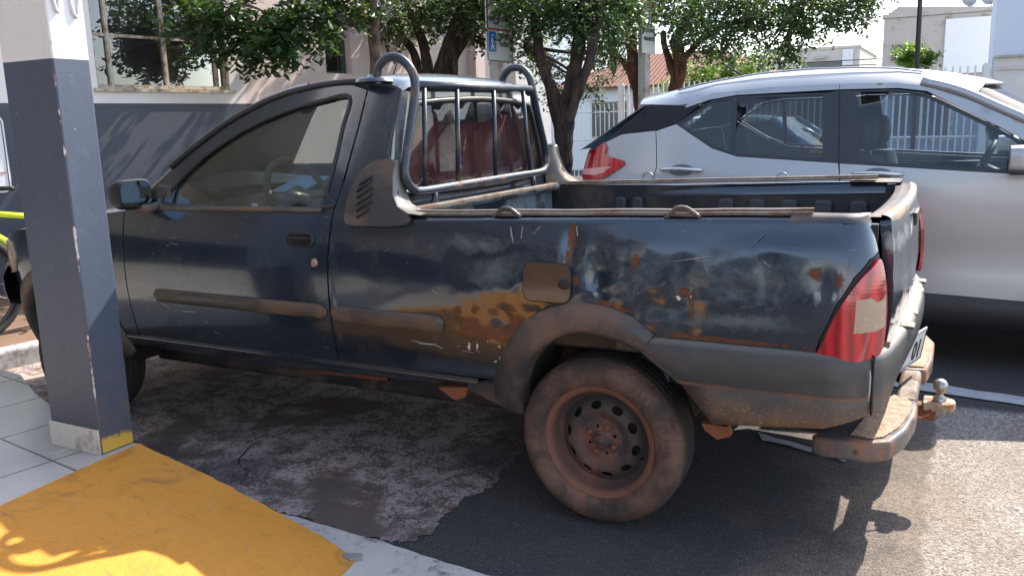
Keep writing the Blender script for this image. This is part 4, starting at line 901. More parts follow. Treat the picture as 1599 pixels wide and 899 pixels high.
# ------------------------------------------------------------------ porch column
def band_paint(name, lowc, upc, zb, stain=.3, chipedge=False, yellow=False, base=(.08, .09, .11)):
    s = NT(name); xyz = s.sep(); n = s.noise(3, 6, .65); f = s.noise(26, 6, .7)
    up = s.mix(n, tuple(a*.82 for a in upc), upc); lo = s.mix(n, tuple(a*.75 for a in lowc), lowc)
    lo = s.mix(s.math('MULTIPLY', s.ramp(f, .5, .8), .35), lo, tuple(min(1, a*1.8) for a in lowc))
    c = s.mix(s.math('GREATER_THAN', xyz[2], zb), lo, up)
    st = s.math('MULTIPLY', s.ramp(s.noise(3, 6, .7, vec=s.scaled(6, 6, .7)), .58, .78), stain); c = s.mix(st, c, (.16, .10, .07))
    if chipedge:
        dx = s.math('ABSOLUTE', s.math('SUBTRACT', xyz[0], .138)); dy = s.math('ABSOLUTE', s.math('ADD', xyz[1], .069)); d = s.math('MAXIMUM', dx, dy)
        e = s.math('ADD', s.math('MULTIPLY', d, 18), s.noise(11, 3, .6)); ch = s.math('MULTIPLY', s.ramp(e, .49, .46), s.math('LESS_THAN', xyz[2], 1.5))
        c = s.mix(ch, c, s.mix(s.ramp(f, .45, .6), (.55, .50, .48), (.42, .20, .14)))
        c = s.mix(s.ramp(s.noise(4, 7, .7, vec=s.scaled(1.5, 1.5, .5)), .5, .75, 0, .4), c, s.mix(.5, c, (.035, .035, .04))); gr = s.math('MULTIPLY', s.ramp(xyz[2], .55, .05), s.ramp(f, .4, .7, .1, .6)); c = s.mix(gr, c, (.12, .085, .06)); sp = s.ramp(s.noise(16, 4, .6), .745, .765); c = s.mix(s.math('MULTIPLY', sp, .8), c, (.5, .45, .42))
    if yellow:
        y_ = s.math('SUBTRACT', s.ramp(xyz[2], .12, .0), s.math('MULTIPLY', s.noise(40, 5, .8), 1.05)); y_ = s.math('MULTIPLY', s.ramp(y_, -.05, .2), s.math('GREATER_THAN', xyz[0], .1375)); c = s.mix(y_, c, (.55, .33, .05))
    return s.set(Base_Color=c, Roughness=.5, Normal=s.bump(s.noise(45, 5, .6), .15, .006))
M_col = band_paint('column_paint', (.066, .084, .124), (.74, .72, .71), 1.397, .12, True, True)
col = things('porch_column', 'square porch column painted slate blue below and white above, chipped along its edge', 'column', (-1.811, -.528, .22))
m = MB(); m.box((-1.811, -.528, 1.67), (.276, .138, 2.9)); m.build('column_shaft', M_col, col, smooth=False, bevel=.006, bseg=2)
M_skirt = simple('cream_skirting_tile', (.66, .60, .53), .35, var=.2, vscale=9, dirt=(.40, .34, .28), dirt_amt=.3, dscale=9)
for x0, x1 in ((-1.953, -1.808), (-1.805, -1.675)):
    m = MB(); m.box(((x0+x1)/2, -.601, .268), (x1-x0, .008, .095)); m.build('skirting_tile', M_skirt, col, smooth=False, bevel=.002)
M_wcable = simple('white_painted_cable', (.70, .69, .68), .5)
for y0, z0, w in ((-.571, 1.765, .021), (-.507, 1.755, .028)):
    m = MB(); m.tube([(-1.669, y0, 2.3), (-1.669, y0, z0+.04), (-1.668, y0+.006, z0+.01), (-1.668, y0+w/2, z0), (-1.668, y0+w-.006, z0+.012), (-1.669, y0+w, z0+.05), (-1.669, y0+w+.008, 2.3)], .0055, 8); m.build('painted_cable', M_wcable, col)

# ------------------------------------------------------------------ street-side building with the slate band
M_wall = band_paint('band_wall_paint', (.050, .056, .075), (.78, .72, .68), 1.535, .18)
M_pink = band_paint('pinkish_wall_paint', (.050, .056, .075), (.74, .60, .55), 1.535, .22)
M_fr = simple('cream_window_frame', (.50, .46, .38), .5, var=.3, dirt=(.28, .14, .07), dirt_amt=.4, dscale=14)
M_win = glass('grey_window_glass', (.18, .21, .20), f0=1.6, dust=.10, dustcol=(.35, .36, .33), boost=1.6)
def wbox(m, c0, c1, t0, t1, z0, z1):
    P = [WP(c0, t0), WP(c1, t0), WP(c1, t1), WP(c0, t1)]; return m.prism([(q[0], q[1]) for q in P], 2, z0, z1)
bld = things('street_building', 'pale building with a slate blue painted band along its foot, behind the truck', 'building', WP(-6.2, 1.0, .1))
def wallpiece(rects, mat, c0=-6.25, c1=-6.0, name='wall', bev=0):
    m = MB()
    for t0, t1, z0, z1 in rects: wbox(m, c0, c1, t0, t1, z0, z1)
    o = m.mesh(); o.transform(Matrix.Translation(-Vector((0, 0, 0)))); return link(name, o, mat, bld, smooth=False)
def shifted(mat): return mat
wallpiece([(-7, 1.76, .0, 4.6)], M_wall); wallpiece([(3.12, 3.30, .0, 4.6)], M_wall); wallpiece([(1.76, 3.12, .0, 1.76)], M_wall); wallpiece([(1.76, 3.12, 2.95, 4.6)], M_wall)
wallpiece([(3.30, 4.50, 0, 4.6)], M_pink, -6.35, -6.10); wallpiece([(4.50, 4.90, 0, 1.98)], M_pink, -6.35, -6.10); wallpiece([(4.50, 4.90, 2.62, 4.6)], M_pink, -6.35, -6.10); wallpiece([(4.90, 8.8, 0, 4.6)], M_pink, -6.35, -6.10)
wallpiece([(3.30, 3.46, 0, 4.6)], M_pink, -6.10, -6.0, 'pilaster'); wallpiece([(7.05, 7.25, 0, 4.6)], M_pink, -6.10, -5.95, 'pilaster'); wallpiece([(7.9, 8.8, 0, 4.6)], simple('white_wall_paint', (.72, .70, .68), .7), -6.10, -5.9, 'pilaster')
wallpiece([(1.72, 3.16, 1.735, 1.765)], M_fr, -6.05, -5.965, 'window_sill'); wallpiece([(-7, 3.4, 3.05, 3.2)], M_wall, -6.0, -5.6, 'cornice')
wn = wallpiece([(1.76, 3.12, 1.765, 1.80), (1.76, 3.12, 2.90, 2.95)], M_fr, -6.10, -6.02, 'window_frame')
for a in (1.76, 1.91, 2.455, 3.0, 3.09): m = MB(); wbox(m, -6.09, -6.04, a, a+.028, 1.80, 2.90); m.build('window_bar', M_fr, bld, smooth=False)
m = MB(); wbox(m, -6.085, -6.06, 1.79, 3.1, 2.215, 2.24); m.build('window_bar', M_fr, bld, smooth=False)
m = MB(); m.quad(WP(-6.07, 1.78, 1.79), WP(-6.07, 3.1, 1.79), WP(-6.07, 3.1, 2.92), WP(-6.07, 1.78, 2.92)); m.build('window_pane', M_win, bld, smooth=False)
m = MB(); m.quad(WP(-6.22, 4.5, 1.98), WP(-6.22, 4.9, 1.98), WP(-6.22, 4.9, 2.62), WP(-6.22, 4.5, 2.62)); m.build('window_pane', M_win, bld, smooth=False)
m = MB(); wbox(m, -6.24, -6.20, 4.5, 4.53, 1.98, 2.62); wbox(m, -6.24, -6.20, 4.83, 4.90, 1.98, 2.62); wbox(m, -6.24, -6.20, 4.53, 4.83, 1.98, 2.01); m.build('window_frame', simple('dark_green_frame', (.05, .06, .05), .5), bld, smooth=False)
# inside of the room behind the panes
m = MB(); wbox(m, -9.0, -8.95, 1.0, 5.4, 0, 3.3); wbox(m, -9.0, -6.3, 1.0, 1.05, 0, 3.3); wbox(m, -9.0, -6.4, 5.35, 5.4, 0, 3.3); wbox(m, -9.0, -6.3, 1.0, 5.4, 3.3, 3.35); wbox(m, -8.0, -7.9, 1.0, 5.4, 0, 2.1)
m.build('inner_room', simple('inner_room_paint', (.40, .38, .34), .8), bld, smooth=False)
m = MB(); wbox(m, -12, -6.36, -7, 8.8, 4.6, 4.7); m.build('roof_slab', M_conc, bld, smooth=False)
# notice on the band at far left
m = MB(); P = rrect(.62, 1.235, .62, .61, .06); m.add([WP(-5.985, a, b) for a, b in P]+[WP(-5.97, a, b) for a, b in P], [tuple(range(len(P))), tuple(range(len(P), 2*len(P)))]+[(i, (i+1) % len(P), (i+1) % len(P)+len(P), i+len(P)) for i in range(len(P))])
sg = m.build('notice_board', simple('white_board', (.72, .72, .72), .4, var=.1), None, smooth=False, origin=WP(-5.985, .62, 1.2)); tag(sg, 'white notice board with rounded corners on the slate band left of the column', 'sign')
m = MB(); P2 = rrect(.62, 1.235, .585, .575, .05); m.tube([WP(-5.968, a, b) for a, b in P2+[P2[0]]], .004, 4, caps=False); m.build('board_border', M_ink, sg, smooth=False)
m = MB(); wbox(m, -5.968, -5.965, .40, .90, 1.085, 1.092); m.build('red_rule', simple('red_print', (.5, .03, .03), .5), sg, smooth=False)

# ------------------------------------------------------------------ porch and shop behind the camera (seen in the paint's reflections)
shop = things('shop_front', 'shop with slate band and tiled porch on the camera side of the truck', 'building', (-4.5, -5.4, .12))
for x0, x1, z0, z1, mt in ((-12, -7.2, .1, 3.2, M_wall), (-7.2, -5.4, 2.3, 3.2, M_wall), (-7.2, -5.4, .1, 1.1, M_wall), (-5.4, -3.4, .1, 3.2, M_wall), (-3.4, -2.4, 2.3, 3.2, M_wall), (-2.4, -1.7, .1, 3.2, M_wall)):
    m = MB(); m.box(((x0+x1)/2, -5.5, (z0+z1)/2), (x1-x0, .2, z1-z0)); m.build('shop_wall', mt, shop, smooth=False)
m = MB(); m.box((-6.8, -2.98, 3.2), (10.5, 5.05, .16)); m.build('porch_roof', simple('grey_ceiling_paint', (.42, .42, .42), .8), shop, smooth=False)
m = MB(); m.box((-6.3, -5.52, 1.7), (1.8, .02, 1.2)); m.build('shop_window', M_win, shop, smooth=False)
m = MB(); m.box((-2.9, -5.52, 1.2), (1.0, .04, 2.2)); m.build('shop_door', simple('brown_door', (.12, .07, .04), .5), shop, smooth=False)
m = MB(); m.box((-6.0, -8.5, 1.6), (12, .2, 3.2)); m.build('shop_wall', M_black, shop, smooth=False)
# unseen pale houses added behind the camera to brighten the truck paint's reflections
for x, y, w, h, c in ((5.5, -16, 9, 4.2, (.74, .74, .74)), (-4, -20, 8, 5.5, (.66, .66, .68)), (15, -18, 8, 6, (.62, .62, .64))):
    b_ = things('added_house', {5.5: 'unseen white house added behind the camera for paint reflections, nearest', -4: 'unseen grey house added behind the shop for paint reflections', 15: 'unseen tall pale house added at the far right behind the camera for paint reflections'}[x], 'house', (x, y, 0))
    m = MB(); m.box((x, y, h/2), (w, 3, h)); m.build('wall', simple('added_house_wall', c, .8), b_, smooth=False)
    m = MB(); m.box((x, y, h+.1), (w+.3, 3.3, .2)); m.build('roof', M_conc, b_, smooth=False)
    for k in range(3):
        m = MB(); m.box((x-w/2+w*(k+.5)/3, y+1.51, 1.6), (1.1, .04, 1.1)); m.build('window', M_black, b_, smooth=False)
# ------------------------------------------------------------------ silver crossover in the next bay (nose to +x)
KL = (.75, 3.38, 0)
car = things('crossover_car', 'clean silver crossover car with black cladding and dark rear glass, parked beyond the pickup', 'car', KL)
s = NT('silver_metallic_paint'); fl_ = s.noise(900, 1, .5)
M_silver = s.set(Base_Color=s.mix(fl_, (.29, .30, .315), (.365, .375, .39)), Metallic=.6, Roughness=.42, Coat_Weight=.8, Coat_Roughness=.12)
M_kblack = NT('gloss_black_trim').set(Base_Color=(.005, .005, .007), Roughness=.3, Specular_IOR_Level=.3)
M_kclad = simple('black_cladding', (.022, .022, .024), .55, bump=.05, bscale=120)
M_kframe = simple('satin_black_frame', (.018, .020, .028), .35)
M_priv = glass('privacy_glass', (.30, .32, .33), boost=1.4); M_front = glass('bluish_front_glass', (.62, .70, .76), boost=1.3)
M_handle = simple('bright_door_handle', (.62, .63, .65), .25, metal=.6, var=.05, coat=.5); M_recess = simple('shaded_handle_cup', (.13, .135, .145), .5, metal=.3)
KS, KR, KF, KQ = -.86, .36, 2.55, .55
def kplan(s):
    if s < KS:
        a = (KS-s)/KR; return KS-KR*math.sin(a), KR*(1-math.cos(a)), -math.sin(a), -math.cos(a)
    if s > KF:
        a = (s-KF)/KQ; return KF+KQ*math.sin(a), KQ*(1-math.cos(a)), math.sin(a), -math.cos(a)
    return s, 0., 0., -1.
def kb(x, z):
    if z > 1.05: return .012+.30*(z-1.05)+.0*x
    d = .012*((z-.90)/.15)**2 if z > .90 else 0
    d += .014*math.exp(-((z-.60)/.13)**2)*(1 if -.2 < x < 2.0 else .3) - .0
    d += .03*max(0, (.45-z)/.25)**2
    for wx in (-.42, 2.19): d -= .022*math.exp(-((x-wx)/.42)**2)*math.exp(-((z-.72)/.22)**2)
    return d
def kn(s, z, off=0.):
    x, y, nx, ny = kplan(s); b = kb(x, z)-off; return (x-nx*b, 2.5+y-ny*b, z)
KW = 1.76
def kf(s, z, off=0.):
    x, y, nx, ny = kplan(s); b = kb(x, z)-off; return (x-nx*b, 2.5+KW-(y-ny*b), z)
dlo = [(-.515, 1.332), (-.32, 1.462), (-.17, 1.482), (.33, 1.482), (.39, 1.49), (.68, 1.485), (.82, 1.462), (1.0, 1.365), (1.18, 1.265), (1.33, 1.17), (1.42, 1.09), (1.40, 1.045), (1.27, 1.045), (.87, 1.07), (.42, 1.10), (-.14, 1.142), (-.29, 1.19)]
dlo_s = crom(dlo, 3, True)
def karch(cx, r, a0, a1, n=12): return [(cx+r*math.cos(R(a0+(a1-a0)*i/n)), .34+r*math.sin(R(a0+(a1-a0)*i/n))) for i in range(n+1)]
k_q = [(-1.30, .50), (-.86, .50)]+karch(-.42, .415, 155, 100, 6)+[(-.50, .76), (-.60, .90), (-.635, 1.0), (-.618, 1.08), (-.632, 1.20), (-.645, 1.295), (-.86, 1.275), (-.98, 1.235), (-1.10, 1.20), (-1.30, 1.18)]
k_rd = [(-.495, .758)]+karch(-.42, .415, 98, 12, 8)+[(.0, .43), (.425, .425), (.428, 1.0), (.42, 1.098), (-.14, 1.138), (-.29, 1.186), (-.52, 1.330), (-.60, 1.305), (-.64, 1.292), (-.627, 1.20), (-.613, 1.08), (-.630, 1.0), (-.595, .90)]
k_fd = [(.431, .425), (1.42, .395), (1.40, .70), (1.43, .95), (1.43, 1.04), (1.27, 1.042), (.87, 1.067), (.426, 1.097), (.434, 1.0)]
k_ff = [(1.425, .42), (1.72, .45)]+karch(2.19, .415, 165, 15, 14)+[(2.7, .50), (3.2, .55), (3.2, .86), (2.9, .93), (2.4, 1.0), (1.9, 1.045), (1.44, 1.045), (1.436, .95), (1.406, .70)]
k_pillar = [(1.335, 1.178), (1.18, 1.275), (1.0, 1.373), (.83, 1.470), (.69, 1.492), (.39, 1.497), (-.17, 1.489), (-.33, 1.468), (-.47, 1.425), (-.47, 1.44), (-.32, 1.503), (.01, 1.524), (.39, 1.527), (.68, 1.52), (.82, 1.497), (1.02, 1.42), (1.22, 1.325), (1.45, 1.19), (1.62, 1.08), (1.44, 1.06)]
k_dark = [(-.70, 1.45), (-.47, 1.435), (-.37, 1.45), (-.515, 1.338), (-.645, 1.30), (-.86, 1.28), (-.98, 1.24), (-.90, 1.30)]
for fn, st in ((kn, .05), (kf, .07)):
    link('rear_quarter', panel_mesh(k_q, fn, st), M_silver, car, solid=.004)
    rd = link('rear_door', panel_mesh(k_rd, fn, st), M_silver, car, solid=.004)
    fd = link('front_door', panel_mesh(k_fd, fn, st), M_silver, car, solid=.004)
    link('front_wing', panel_mesh(k_ff, fn, st), M_silver, car, solid=.004)
    link('roof_side_rail', panel_mesh(k_pillar, lambda a, b: fn(a, b, .004), .04), M_silver, car, solid=.006)
    link('rear_pillar_trim', panel_mesh(k_dark, lambda a, b: fn(a, b, .001), .05), M_kblack, car)
    g1 = crom([(-.49, 1.333), (-.325, 1.452), (-.195, 1.466), (-.185, 1.165), (-.29, 1.205)], 3, True); g1 = [(-.49, 1.333), (-.40, 1.402), (-.325, 1.450), (-.195, 1.466), (-.185, 1.165), (-.29, 1.205), (-.40, 1.272)]
    g2 = [(-.165, 1.468), (.305, 1.470), (.335, 1.122), (-.155, 1.157)]
    g3 = crom([(.475, 1.480), (.68, 1.474), (.81, 1.450), (1.0, 1.348), (1.18, 1.248), (1.30, 1.170), (1.36, 1.10), (1.30, 1.062), (.88, 1.086), (.535, 1.108)], 1, True)
    link('window_surround', panel_mesh(dlo, lambda a, b: fn(a, b, 0.), .05, [g1, g2, g3], bstep=.03), M_kframe, car, solid=.01)
    for g_, mt, pr in ((g1, M_priv, rd), (g2, M_priv, rd), (g3, M_front, fd)): link('window_glass', panel_mesh(g_, lambda a, b: fn(a, b, -.004), .1), mt, pr)
    for k_, (a, b) in enumerate(((-.46, 1.067), (.62, 1.045))):
        d_ = (rd, fd)[k_]; m = MB(); m.tube(crom([fn(a-.115, b, .006), fn(a-.10, b+.002, .036), fn(a, b+.004, .048), fn(a+.09, b-.002, .036), fn(a+.12, b-.004, .006)], 4), .016, 8, flat=.7); m.build('door_handle', M_handle, d_)
        q = ell(a, b-.006, .075, .035); link('handle_recess', panel_mesh(q, lambda a2, b2: fn(a2, b2, .0025), .03), M_recess, d_)
    for wx in (-.42, 2.19):
        rows = []
        for i in range(25):
            a = R(185-190*i/24); ca, sa = math.cos(a), math.sin(a)
            rows.append([fn(wx+.425*ca, .34+.425*sa, .001), fn(wx+.42*ca, .34+.42*sa, .012), fn(wx+.36*ca, .34+.36*sa, .014), fn(wx+.355*ca, .34+.355*sa, -.02), fn(wx+.35*ca, .34+.35*sa, -.28)])
        MB().grid(rows).build('wheel_arch_cladding', M_kclad, car)
    rows = [[fn(x, .435-.028*(x), .002), fn(x, .425-.028*x, .014), fn(x, .30, .012), fn(x, .215, -.01), fn(x, .20, -.12)] for x in np.linspace(-.05, 1.80, 20)]
    MB().grid(rows).build('sill_cladding', M_kclad, car)
    rows = [[fn(x, .52, .002), fn(x, .50, .012), fn(x, .30, .010), fn(x, .24, -.03)] for x in np.linspace(-1.36, -.80, 14)]
    MB().grid(rows).build('rear_bumper_cladding', M_kclad, car)
    rows = [[fn(x, .55, .002), fn(x, .52, .012), fn(x, .30, .010), fn(x, .24, -.03)] for x in np.linspace(2.56, 3.25, 14)]
    MB().grid(rows).build('front_bumper_cladding', M_kclad, car)
    # boomerang tail lamp
    lam = [(-1.19, 1.165), (-1.06, 1.195), (-1.0, 1.232), (-.965, 1.200), (-.975, 1.165), (-.93, 1.145), (-.82, 1.118), (-.812, 1.098), (-.92, 1.03), (-.99, 1.0), (-1.19, 1.005)]
    L = link('tail_lamp', panel_mesh(lam, lambda a, b: fn(a, b, .016), .03), M_red, car, solid=.02)
    link('lamp_band', panel_mesh([(-1.19, 1.06), (-1.02, 1.075), (-.90, 1.085), (-.95, 1.045), (-1.02, 1.03), (-1.19, 1.03)], lambda a, b: fn(a, b, .020), .03), simple('pink_lamp_core', (.75, .35, .32), .15, coat=.5) if 'pink_lamp_core' not in bpy.data.materials else bpy.data.materials['pink_lamp_core'], L)
    link('headlamp', panel_mesh([(2.55, .86), (2.75, .90), (3.12, .88), (3.16, .80), (2.9, .78)], lambda a, b: fn(a, b, .008), .04), M_clearlens, car)
    # wing mirror
    sg_ = -1 if fn is kn else 1; yb = fn(1.30, 1.10)[1]
    m = MB(); P = rrect(0, 0, .20, .13, .04, 4); rows = []
    for sc_, dx in ((.75, .10), (1, .05), (1, 0), (.97, -.035)): rows.append([(1.26+dx, yb+sg_*(.14+a*sc_), 1.125+b*sc_) for a, b in P]+[(1.26+dx, yb+sg_*(.14+P[0][0]*sc_), 1.125+P[0][1]*sc_)])
    m.grid(rows); m.add(rows[0][:-1], [tuple(range(len(P)))]); m.add(rows[-1][:-1], [tuple(range(len(P)))]); mm_ = m.build('wing_mirror', M_silver, car)
    m = MB(); m.box((1.31, yb+sg_*.02, 1.075), (.08, .12, .04)); m.box((1.275, yb+sg_*.14, 1.062), (.10, .19, .02)); m.build('mirror_stalk', M_kclad, mm_, bevel=.008)
# roof skin, spoiler, windscreen, bonnet, tail
M_kseat0 = simple('dark_cabin_lining', (.045, .05, .06), .8)
def kedge(x): return ip(x, [(-.72, 1.455), (-.47, 1.44), (-.32, 1.503), (.01, 1.524), (.39, 1.527), (.68, 1.52), (.82, 1.497), (1.05, 1.41)])
def ktop(x): return ip(x, [(-.76, 1.495), (-.62, 1.525), (-.37, 1.57), (-.07, 1.602), (.21, 1.612), (.48, 1.610), (.67, 1.600), (.83, 1.575), (.98, 1.53), (1.05, 1.50)])
rows = []
for x in list(np.linspace(-.76, 1.05, 30)):
    xe = max(x, -.70); a = np.array(kn(xe, kedge(x), .002)); b = np.array(kf(xe, kedge(x), .002)); row = []
    for i in range(41):
        t = i/40; w = min(1., math.sin(math.pi*t)/math.sin(math.pi*.10))**.62 if t < .5 else min(1., math.sin(math.pi*t)/math.sin(math.pi*.10))**.62
        bow = .0 if x < .6 else .16*math.sin(math.pi*t)*(x-.6)/.45
        p = a+(b-a)*t; row.append((x+bow+(-.06*math.sin(math.pi*t) if x < -.7 else 0), p[1], p[2]+(ktop(x)-kedge(x))*w+.012*math.sin(math.pi*t)))
    rows.append(row)
MB().grid(rows).build('roof', M_silver, car, solid=.01)
rows = [[(p[0], p[1], p[2]-.03) for p in r[2:-2]] for r in rows[1:-6]]
MB().grid(rows).build('headliner', M_kseat0, car)
for fn in (kn, kf):
    sy = 1 if fn is kn else -1
    m = MB(); m.tube([(x, fn(x, kedge(x))[1]+sy*.10, ktop(x)-.004+.012*math.sin(math.pi*(x+.55)/1.35)) for x in np.linspace(-.55, .80, 20)], .007, 8, flat=.8); m.build('roof_bar', M_silver, car)
    link('door_seam_line', MB().tube([fn(a, b, .0015) for a, b in ((.390, 1.525), (.40, 1.40), (.42, 1.10), (.431, 1.0), (.428, .70), (.428, .43))], .0035, 5).mesh(), M_black, car)
rows = []
for i in range(12):
    t = i/11; x = -.72-.42*t; z = 1.455-.275*t; a = np.array(kn(max(x, -.98), z, -.01)); b = np.array(kf(max(x, -.98), z, -.01)); rows.append([(x-.10*math.sin(math.pi*u)-.04*(1-(2*u-1)**8), a[1]+(b[1]-a[1])*u, z) for u in np.linspace(0, 1, 15)])
MB().grid(rows).build('rear_screen', M_kblack, car)
rows = []
for z in (1.19, 1.0, .75, .50, .30): rows.append([(ip(z, [(.3, -1.18), (.5, -1.24), (.75, -1.22), (1.0, -1.20), (1.19, -1.16)])-.03*math.sin(math.pi*u)+.03*(2*u-1)**6, 2.78+1.20*u, z) for u in np.linspace(0, 1, 13)])
MB().grid(rows).build('hatch', M_silver, car)
rows = []
for i in range(13):
    t = i/12; x = .99+.84*t; z = 1.512-.43*t; a = np.array(kn(x, z-.07*(1-t)-.01, -.03)); b = np.array(kf(x, z-.07*(1-t)-.01, -.03)); rows.append([(x+.16*math.sin(math.pi*u)*(1-.2*t), a[1]+(b[1]-a[1])*u, a[2]+(z-a[2])*min(1, math.sin(math.pi*u)*(9-6*t))) for u in np.linspace(0, 1, 17)])
MB().grid(rows).build('windscreen', M_wglass, car)
for fn in (kn, kf):
    link('pillar_lining', panel_mesh([(1.50, 1.10), (1.40, 1.16), (1.18, 1.27), (1.0, 1.37), (.82, 1.466), (.68, 1.488), (.39, 1.492), (-.17, 1.486), (-.32, 1.466), (-.32, 1.503), (.01, 1.524), (.39, 1.527), (.68, 1.52), (.82, 1.497), (1.02, 1.42), (1.22, 1.325), (1.45, 1.19), (1.58, 1.10)], lambda a, b: fn(a, b, -.03), .06), M_kseat0, car)
m = MB(); P = crom([kn(x, z, .0) for x, z in ((.80, 1.52), (.98, 1.465), (1.16, 1.375), (1.40, 1.25), (1.62, 1.10), (1.72, 1.05))], 4); m.tube(P, .020, 8, flat=1.4); P2 = crom([kf(x, z, .0) for x, z in ((.80, 1.52), (.98, 1.465), (1.16, 1.375), (1.40, 1.25), (1.62, 1.10), (1.72, 1.05))], 4); m2 = MB(); m2.tube(P2, .020, 8, flat=1.4)
m.build('windscreen_pillar', M_silver, car); m2.build('windscreen_pillar', M_silver, car)
rows = []
for i in range(14):
    t = i/13; s_ = 1.44+1.75*t; z = ip(s_, [(1.44, 1.045), (1.9, 1.045), (2.4, 1.0), (2.9, .93), (3.2, .86)]); a = np.array(kn(s_, z)); b = np.array(kf(s_, z)); rows.append([(a[0]+.14*math.sin(math.pi*u)*t, a[1]+(b[1]-a[1])*u, z+.07*math.sin(math.pi*u)**.5*(1-.3*t)) for u in np.linspace(0, 1, 17)])
MB().grid(rows).build('bonnet', M_silver, car, solid=.005)
rows = []
for z in (.86, .7, .5, .28): rows.append([(3.05+.07*math.sin(math.pi*u), 2.86+1.04*u, z) for u in np.linspace(0, 1, 11)])
MB().grid(rows).build('front_bumper', M_kblack, car)
m = MB(); m.box((.9, 3.38, .28), (3.4, 1.40, .18)); m.build('underbody', M_black, car, smooth=False)
# cabin: seats, wheel, dash, inner door tops
def kseat(x, y, top, mat):
    rows = []
    for k, z in enumerate(np.linspace(.55, top, 10)):
        w = .25*(1-.5*max(0, (z-top+.15)/.15)**2); rows.append([(x-.28*(z-.55)+.07*math.cos(a), y+w*math.sin(a), z) for a in np.linspace(0, 2*math.pi, 21)])
    m = MB().grid(rows); m.add(rows[-1][:-1], [tuple(range(20))]); s0 = m.build('seat_back', mat, car)
    m = MB(); c0 = Vector((x-.28*(top+.12-.55)+.02, y, top+.13)); rows = []
    for t in np.linspace(-1, 1, 9): r_ = math.sqrt(max(0.02, 1-t*t*.9)); rows.append([(c0.x+.055*r_*math.cos(a), c0.y+.13*r_*math.sin(a), c0.z+.10*t) for a in np.linspace(0, 2*math.pi, 17)])
    m.grid(rows); m.build('headrest', mat, s0)
    m = MB(); m.box((x+.22, y, .55), (.5, .5, .16)); m.build('seat_cushion', mat, car, bevel=.05, bseg=3)
M_kseat = simple('dark_blue_grey_seat', (.05, .055, .065), .6, var=.2)
for y in (2.93, 3.83): kseat(.70, y, 1.12, M_kseat)
for y in (2.93, 3.83): kseat(-.25, y, 1.02, M_kseat)
m = MB(); rows = [[(1.30, y, .75), (1.32, y, 1.00), (1.45, y, 1.07), (1.95, y, 1.06)] for y in np.linspace(2.56, 4.2, 7)]; m.grid(rows); m.build('dashboard', M_dash, car)
sc = Vector((1.12, 3.83, 1.00)); ax = Vector((-.9, 0, .42)).normalized(); e1 = Vector((0, 1, 0)); e2 = ax.cross(e1)
m = MB(); m.tube([sc+e1*(.18*math.cos(a))+e2*(.18*math.sin(a)) for a in np.linspace(0, 2*math.pi, 33)], .016, 8, caps=False); m.tube([sc-e1*.17, sc+e1*.17], .02, 6); m.tube([sc, sc-ax*.2], .04, 8); m.build('steering_wheel', M_kseat, car)
for fn in (kn, kf):
    sy = 1 if fn is kn else -1
    m = MB(); y0 = fn(.5, .95)[1]+sy*.05; m.box((.45, y0, .72), (1.9, .06, .62)); m.build('door_lining', M_kseat, car, smooth=False, bevel=.02)
m = MB(); m.box((-.55, 3.38, .80), (.5, 1.45, .5)); m.build('parcel_shelf', M_kseat, car, smooth=False)
m = MB(); m.tube([(-.24, 3.38, 1.615), (-.30, 3.38, 1.625), (-.42, 3.38, 1.70)], .006, 6); m.build('roof_aerial', M_black, car)
# wheels
kw = bpy.data.objects.new('wheel', None); COL.objects.link(kw); kw.parent = car; kw.location = Vector((-.42, 2.53, .335))-Vector(KL)
C1 = (-.42, 2.53, .335); M_ktyre = simple('clean_tyre', (.022, .022, .023), .8, bump=.2, bscale=50)
m = MB(); m.lathe([(.215, .0), (.25, -.015), (.30, -.01), (.325, .01), (.334, .03), (.334, .19), (.325, .21), (.25, .22), (.215, .21)], 64, C1); kt = m.build('tyre', M_ktyre, kw)
m = MB(); m.lathe([(.218, .0), (.212, .03), (.205, .12)], 48, C1)
for i in range(5):
    a = math.radians(72*i+10); d = Vector((math.cos(a), 0, math.sin(a))); n_ = Vector((-math.sin(a), 0, math.cos(a))); c_ = Vector(C1)
    m.add([c_+d*.03+n_*.03+Vector((0, .02, 0)), c_+d*.03-n_*.03+Vector((0, .02, 0)), c_+d*.21-n_*.02+Vector((0, .01, 0)), c_+d*.21+n_*.02+Vector((0, .01, 0)), c_+d*.03+n_*.03+Vector((0, .05, 0)), c_+d*.03-n_*.03+Vector((0, .05, 0)), c_+d*.21-n_*.02+Vector((0, .04, 0)), c_+d*.21+n_*.02+Vector((0, .04, 0))], [(0, 1, 2, 3), (4, 5, 6, 7), (0, 1, 5, 4), (1, 2, 6, 5), (2, 3, 7, 6), (3, 0, 4, 7)])
m.lathe([(0, .015), (.05, .018), (.055, .05)], 20, C1); m.build('alloy_rim', simple('alloy', (.45, .45, .46), .35, metal=.7), kw, smooth=False)
m = MB(); m.lathe([(0, .1), (.2, .1)], 20, C1); m.build('brake_disc', M_black, kw)
a_ = copy_tree(kw, car); a_.location = Vector((2.19, 2.53, .335))-Vector(KL)
for x in (-.42, 2.19): a_ = copy_tree(kw, car); a_.location = Vector((x, 4.23, .335))-Vector(KL); a_.rotation_euler = (0, 0, math.pi)

